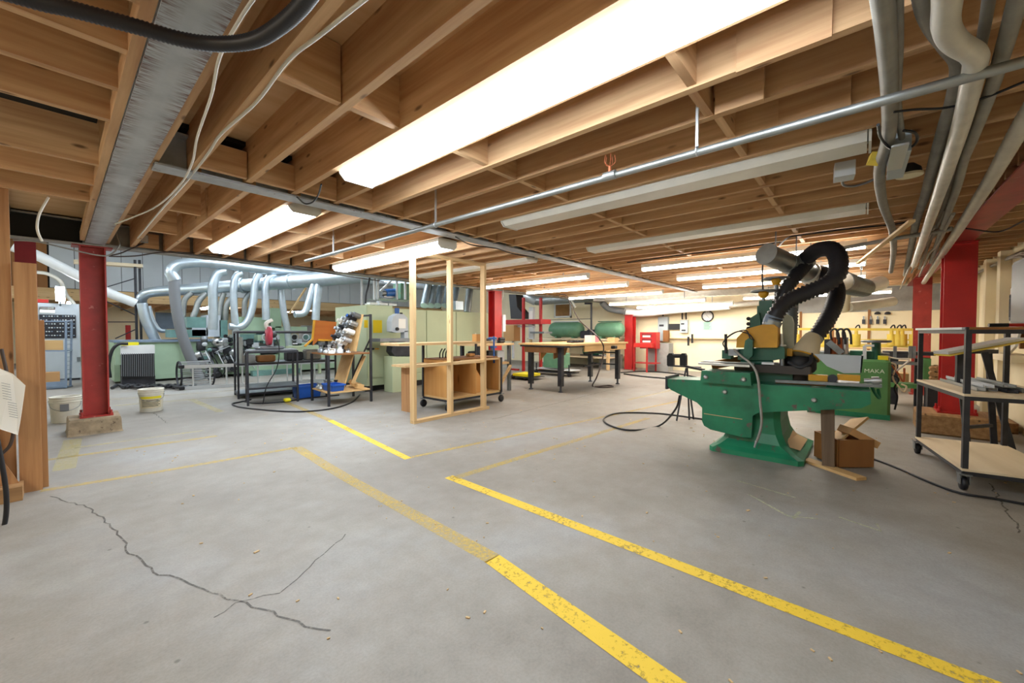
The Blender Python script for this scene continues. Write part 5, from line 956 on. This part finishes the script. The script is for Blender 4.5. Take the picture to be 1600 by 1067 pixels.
for k, (q, lb) in enumerate((([(970, 582), (1010, 580), (1060, 584), (1100, 592)], 'black hose on the floor before the far wall, upper one'), ([(975, 584), (1005, 588), (1050, 592), (1090, 596)], 'black hose on the floor before the far wall, lower one'))): wire('floor_hose', PZ(q, .02), .018, 'black_rubber', lb, 'hose')
# air tanks on shelf
for k, (u0, u1, v0, v1, x_, lb) in enumerate(((860, 911, 503, 527, 11.7, 'green air tank left on the far shelf'), (931, 975, 503, 527, 11.7, 'green air tank right beside the red column'))):
    a, b = P(u0, (v0 + v1) / 2, x=x_), P(u1, (v0 + v1) / 2, x=x_); r_ = abs(P(u0, v0, x=x_).z - P(u0, v1, x=x_).z) / 2 * .95; L = (a - b).length; d = (b - a).normalized()
    t = thing('air_tank', lb, 'tank', ((a + b) / 2) - Vector((0, 0, r_ + .05)), 'green air tanks'); MB().lathe(a, [(.02, 0), (r_ * .6, .03), (r_ * .9, .1), (r_, .2), (r_, L - .2), (r_ * .9, L - .1), (r_ * .6, L - .03), (.02, L)], 20, d).build('shell', 'tank_green', t)
    for s in (.25, .75): q = a.lerp(b, s); MB().box(q.x - .15, q.x + .15, q.y - .03, q.y + .03, q.z - r_ - .05, q.z - r_ + .03).build('saddle', 'tank_green', t)
    MB().bar(a.lerp(b, .1) + Vector((0, 0, r_ + .02)), a.lerp(b, .9) + Vector((0, 0, r_ + .02)), .08, .03).build('platform', 'machine_green_dark' if k else 'light_grey', t)
    zs = a.z - r_ - .05
sh = thing('tank_shelf', 'long pale shelf carrying the air tanks on the far wall', 'shelf', (12.0, 7.4, 0)); bx(11.3, 12.7, 5.9, 9.2, zs - .05, zs).build('shelf_board', 'board_pale', sh)
for y_ in (6.0, 7.5, 9.1): bx(11.35, 11.43, y_ - .04, y_ + .04, 0, zs - .05).build('leg', 'pale_wood_z', sh)
bx(11.35, 12.7, 6.0, 9.1, .35, .38).build('lower_shelf', 'board_pale', sh)
cm = thing('compressor', 'dark green compressor motor under the tank shelf', 'machine', (12.0, 7.0, .382)); MB().cyl((12, 6.6, .55), (12, 7.2, .55), .16).build('motor', 'machine_green_dark', cm); bx(11.85, 12.15, 6.5, 7.3, .382, .42).build('skid', 'dark_steel', cm)
one('shelf_machine', MB().rbox(11.5, 11.9, 6.7, 7.1, zs, zs + .25, .03).cyl((11.7, 6.9, zs + .2), (11.7, 6.6, zs + .2), .1), 'dark_steel', 'dark pump between the two air tanks', 'pump')
wd2 = thing('wall_hatch', 'brown wooden hatch in a white frame above the left air tank', 'hatch', P(883, 494, x=WX - .05)); onwall(868, 475, 890, 494, .05).build('board', 'cabinet_brown', wd2); onwall(866, 473, 892, 475, .06).build('frame', 'white_enamel', wd2); onwall(866, 473, 868, 496, .06).build('frame', 'white_enamel', wd2); onwall(890, 473, 892, 496, .06).build('frame', 'white_enamel', wd2); onwall(866, 494, 892, 496, .06).build('frame', 'white_enamel', wd2)
one('drop_pipe', MB().tube([P(u, v, x=11.0) for u, v in ((872, 457), (884, 457), (891, 466), (899, 480))], .035, 8), 'white_plastic', 'bent white pipe hanging over the workbench', 'pipe')
t = one('steel_rack_post', MB().cyl(P(924, 528, x=11.2), P(924, 474, x=11.2), .03).bar(P(914, 474, x=11.2), P(925, 474, x=11.2), .06).bar(P(858, 500, x=11.3), P(924, 498, x=11.3), .02), 'dark_steel', 'dark steel post with cross bar between the air tanks', 'post')
# red workstation
rw = thing('red_workstation', 'red steel workstation frame with overhead shelf and black chute', 'workstation', P(818, 590, x=9.6).xy.to_3d())
for u, x_ in ((818, 9.4), (845, 9.6)): q = P(u, 465, x=x_); bx(x_ - .035, x_ + .035, q.y - .035, q.y + .035, 0, q.z).build('post', 'red_paint', rw)
PBx(786, 500, 845, 506, 9.3, .5).build('shelf', 'red_paint', rw); PBx(818, 585, 845, 590, 9.4, .5).build('foot', 'red_paint', rw)
MB().prism(polyx([(795, 460), (806, 460), (808, 480), (815, 488), (816, 498), (798, 498), (797, 482)], 9.4), 'x', 9.4, 9.75).build('chute', 'dark_grey', rw); PBx(826, 480, 833, 530, 9.5, .1).build('control_column', 'light_grey', rw); PBx(827, 486, 832, 512, 9.49, .01).build('button_plate', 'white_enamel', rw)
MB().bar(P(801, 510, x=9.5), P(836, 510, x=9.5), .05).bar(P(802, 510, x=9.5), P(802, 560, x=9.5), .06).build('bracket', 'light_grey', rw); PBx(828, 518, 850, 521, 9.3, .4).build('table', 'steel', rw)
bx(9.36, 9.44, P(818, 500, x=9.4).y + .2, P(800, 500, x=9.4).y, .0, .05).build('base', 'red_paint', rw)
cb = one('switch_box', PBx(777, 492, 786, 518, 7.44, .1), 'white_enamel', 'white switch box on the red column beside the workstation', 'electrical box'); wire('switch_cable', [P(u, v, x=7.48) for u, v in ((781, 492), (774, 485), (776, 478), (785, 465), (786, 446))], .015, 'light_grey', 'grey cable rising from the white switch box', 'cable')
one('carton', PBx(787, 508, 803, 533, 9.3, .3), 'cardboard', 'brown carton under the red workstation shelf', 'carton').location.z += 0
dl = thing('dolly', 'low yellow and black dolly on casters behind the workbench', 'dolly', P(812, 596, x=7.6).xy.to_3d()); PBx(801, 583, 825, 589, 7.6, .5).build('bumper', 'yellow_cap', dl); PBx(790, 588, 828, 591, 7.55, .6).build('deck', 'dark_steel', dl)
for u in (802, 822): q = P(u, 592, x=7.65); MB().lathe((q.x, q.y, .06), [(.03, -.02), (.06, -.015), (.06, .015), (.03, .02)], 14, 'x').build('wheel', 'black_rubber', dl)
lc = thing('low_trolley', 'low grey trolley on casters behind the workbench legs', 'trolley', P(865, 590, x=8.9).xy.to_3d()); PBx(830, 575, 894, 580, 8.9, .5).build('deck', 'light_grey', lc); PBx(833, 580, 892, 583, 8.92, .4).build('frame', 'dark_steel', lc)
for u in (838, 889): q = P(u, 587, x=8.95); MB().lathe((q.x, q.y, .06), [(.03, -.02), (.06, -.015), (.06, .015), (.03, .02)], 14, 'x').cyl((q.x, q.y, .06), (q.x, q.y, .32), .02).build('caster', 'dark_steel', lc)
one('tin_box', MB().rbox(8.95, 9.35, P(880, 560, x=9).y, P(850, 560, x=9).y, P(860, 575, x=8.9).z + .001, .62, .02), 'tank_green', 'green metal box on the low grey trolley', 'box')

# ---- machine behind on the right with lettering
mk = thing('drilling_machine', 'green drilling machine with white lettering behind the yellow-hooded machine', 'machine', (7.7, .1, 0)); kx = 7.4
zt2 = P(1392, 563, x=kx).z; ya, yb_ = P(1392, 600, x=kx).y, P(1262, 600, x=kx).y
MB().rbox(kx, kx + .7, ya, yb_, .0, zt2, .03).build('body', 'maka_green', mk); bx(kx - .006, kx, ya + .03, P(1347, 600, x=kx).y, P(1390, 593, x=kx).z, zt2 - .03).build('front_panel', 'maka_green', mk); bx(kx - .004, kx, ya, yb_, .0, .07).build('plinth_strip', 'machine_green', mk)
text_mesh('lettering', 'MAKA', .076, 'letter_white', mk, P(1366, 580, x=kx - .009), (R(90), 0, R(-90)))
MB().cyl(P(1369, 564, x=kx + .2), P(1369, 535, x=kx + .2), .05).build('wheel_column', 'machine_green_dark', mk); MB().torus(P(1369, 533, x=kx + .2), .15, .015, 'z', 24, 6).build('hand_wheel', 'steel', mk); MB().lathe(P(1369, 534, x=kx + .2), [(.15, -.01), (.15, .0)], 24).build('wheel_disc', 'steel', mk)
for k, u in enumerate((1302, 1312, 1321)): MB().cyl(P(u, 553, x=kx + .1), P(u, 527, x=kx + .1), .035).build('pneumatic_cylinder', 'copper' if k < 2 else 'bright_steel', mk); MB().tube([P(u - 3, 530, x=kx + .05), P(u - 4, 518, x=kx + .05), P(u + 3, 514, x=kx + .05), P(u + 8, 522, x=kx + .05), P(u + 9, 538, x=kx + .05)], .014, 6).build('air_line', 'black_rubber', mk)
PBx(1288, 530, 1297, 553, kx, .1).build('head_post', 'dark_steel', mk); MB().bar(P(1294, 534, x=kx), P(1316, 552, x=kx), .06, .08).build('head_arm', 'steel', mk); PBx(1328, 548, 1365, 562, kx + .15, .35).build('motor', 'machine_green_dark', mk); PBx(1270, 549, 1390, 564, kx + .3, .2).build('bridge', 'steel', mk); PBx(1372, 556, 1388, 563, kx + .05, .2).build('yellow_tray', 'yellow_cap', mk)
MB().bar(P(1351, 566, x=kx + .1), P(1351, 540, x=kx + .1), .04).bar(P(1351, 540, x=kx + .1), P(1366, 540, x=kx + .1), .03).build('bracket', 'light_grey', mk)
for k, q in enumerate(([(1392, 566), (1400, 572), (1395, 590), (1404, 604), (1412, 612), (1416, 604), (1408, 600)], [(1385, 557), (1400, 560), (1420, 562), (1410, 572), (1400, 580)], [(1392, 585), (1404, 592), (1398, 606), (1402, 620), (1398, 640)], [(1393, 570), (1404, 585), (1412, 596), (1413, 575)])):
    wire('air_tube', [P(u, v, x=kx + .1) for u, v in q], .011, ['canvas', 'cable_white', 'black_rubber', 'copper'][k], ['brown tube looping right of the lettered machine', 'white tube zigzagging right of the lettered machine', 'black tube hanging right of the lettered machine', 'copper coloured tube right of the lettered machine'][k], 'tube')
# roller conveyor with yellow rail
cv = thing('conveyor', 'long bench with yellow rails and air clamps along the far right wall', 'conveyor', (11.4, .4, 0)); vx = 11.0
for v, mt, w_ in ((515, 'yellow_bright', .05), (540, 'yellow_bright', .07), (531, 'yellow_bright', .03)): MB().bar(P(1238, v - (1 if v < 530 else 0), x=vx), P(1436, v, x=vx), .05, w_).build('rail', mt, cv)
for u in (1244, 1290, 1338, 1393, 1403, 1410, 1428): MB().cyl(P(u, 540, x=vx), P(u, 522, x=vx), .07).cyl(P(u, 522, x=vx), P(u, 514, x=vx), .03).build('air_clamp', 'yellow_bright', cv); MB().tube([P(u - 2, 522, x=vx), P(u - 1, 512, x=vx), P(u + 4, 508, x=vx), P(u + 6, 516, x=vx)], .012, 6).build('air_line', 'black_rubber', cv)
PBx(1240, 548, 1436, 560, vx, .6).build('bench_frame', 'dark_steel', cv); PBx(1300, 543, 1436, 547, vx, .6).build('bench_deck', 'pale_wood_y', cv)
for u in (1250, 1340, 1430): q = P(u, 556, x=vx + .2); bx(q.x - .04, q.x + .04, q.y - .04, q.y + .04, 0, q.z).build('leg', 'dark_steel', cv)
bm_ = thing('bed_machine', 'dark steel feed bed with green uprights before the far red column', 'machine', P(1420, 620, x=9.0).xy.to_3d()); hx = 9.0
PBx(1380, 549, 1462, 556, hx, .4).build('feed_bed', 'dark_steel', bm_); PBx(1395, 565, 1440, 571, hx, .3).build('lower_bed', 'steel', bm_); PBx(1444, 560, 1454, 602, hx - .1, .3).build('upright', 'maka_green', bm_); PBx(1392, 598, 1440, 608, hx, .3).build('base_rail', 'maka_green', bm_)
for u in (1397, 1436): q = P(u, 560, x=hx + .15); bx(q.x - .05, q.x + .05, q.y - .05, q.y + .05, 0, q.z).build('leg', 'dark_steel', bm_)
for u in (1396, 1420, 1426): PBx(u, 541, u + 5, 560, hx - .05, .1).build('clamp_block', 'steel', bm_)
PBx(1398, 583, 1420, 600, hx + .4, .3).build('timber_pack', 'plywood_x', bm_); PBx(1440, 598, 1454, 640, hx - .08, .2).build('upright_foot', 'maka_green', bm_) if False else None
for k in range(9): u = 1458 + (k % 3) * 8; v = 577 + (k // 3) * 8; one('firewood_log', MB().cyl(P(u, v, x=8.6), P(u, v, x=8.6) + Vector((.5, -.02, 0)), .034 + .006 * (k % 2), n=10), 'timber_block', 'round wood offcut in the stack left of the near red column', 'offcut', 'stacked round offcuts')
one('offcut_stand', bx(8.62, 9.1, P(1480, 600, x=8.6).y, P(1450, 600, x=8.6).y, 0, P(1460, 600, x=8.6).z), 'dark_steel', 'dark stand under the stack of round offcuts', 'stand')
for k in range(4): u = 1349 + 11 * k; t = thing('scraper', 'dark scraper hanging in the row on the far right wall', 'tool', P(u, 505, x=WX - .06), 'scrapers on the far right wall'); onwall(u - 2, 499, u + 3, 506, .02, .04).build('blade', 'dark_steel', t); onwall(u - .8, 494, u + 1.6, 499, .03, .04).build('handle', 'steel', t)
for k in range(2): u = 1371 + 16 * k; one('wall_round_cap', MB().lathe(P(u, 491, x=WX - .05), [(.06, 0), (.05, .04), (.02, .06)], 10), 'dark_grey', ['dark round cap above the scrapers, left one', 'dark round cap above the scrapers, right one'][k], 'cap')  # plain dark round caps above the scrapers
# ---- right wall: panel, pegboard, boards
WY = YS
ep = thing('fuse_box', 'grey electrical panel on the right wall at the picture edge', 'electrical box', (7.0, WY, 1.3))
bx(6.25, 7.15, WY, WY + .16, 1.26, 1.98).build('body', 'grey_enamel', ep); bx(6.28, 7.12, WY + .16, WY + .175, 1.3, 1.95).build('door', 'grey_box', ep); bx(7.15, 7.156, WY + .03, WY + .1, 1.62, 1.8).build('label_sheet', 'paper', ep)
one('tool_board', bx(7.55, 8.05, WY, WY + .02, 1.15, 1.75), 'white_enamel', 'white board for wrenches on the right wall', 'board')
for k in range(5): x_ = 7.62 + k * .09; one('wrench', MB().bar((x_, WY + .03, 1.62 - .03 * (k % 2)), (x_, WY + .03, 1.38), .018, .01).torus((x_, WY + .03, 1.645 - .03 * (k % 2)), .022, .006, 'y', 10, 5).torus((x_, WY + .03, 1.36), .02, .006, 'y', 10, 5), 'steel', 'steel wrench hanging on the white tool board', 'wrench', 'wrenches on the tool board')
one('brown_stick', bx(7.44, 7.5, WY + .005, WY + .04, 1.0, 1.78), 'hardboard', 'brown wooden strip beside the wrench board', 'strip')
one('plastic_sheet', MB().obox((7.25, WY + .1, 1.2), (.4, .02, .5), R(12), R(20), 0), 'white_plastic', 'pale sheet leaning below the electrical panel', 'panel')
wall_shelf = one('wall_counter', bx(6.9, 8.6, WY, WY + .2, .86, .94), 'cream_wall', 'cream counter ledge along the right wall', 'ledge')
for k in range(3): wire('wall_conduit', [(6.9 + k * .1, WY + .04, 1.98), (7.2 + k * .2, WY + .05, 2.1), (8.2 + k * .2, WY + .05, 2.14), (11, WY + .05, 2.15)], .02, 'pipe_grey', ['conduit above the grey panel on the right wall, nearest', 'conduit above the grey panel on the right wall, middle', 'conduit above the grey panel on the right wall, farthest'][k], 'conduit')
one('timber_offcut', bx(7.4, 7.9, -1.38, -1.22, 0, .12), 'timber_block', 'timber offcut on the floor at the right wall', 'timber')
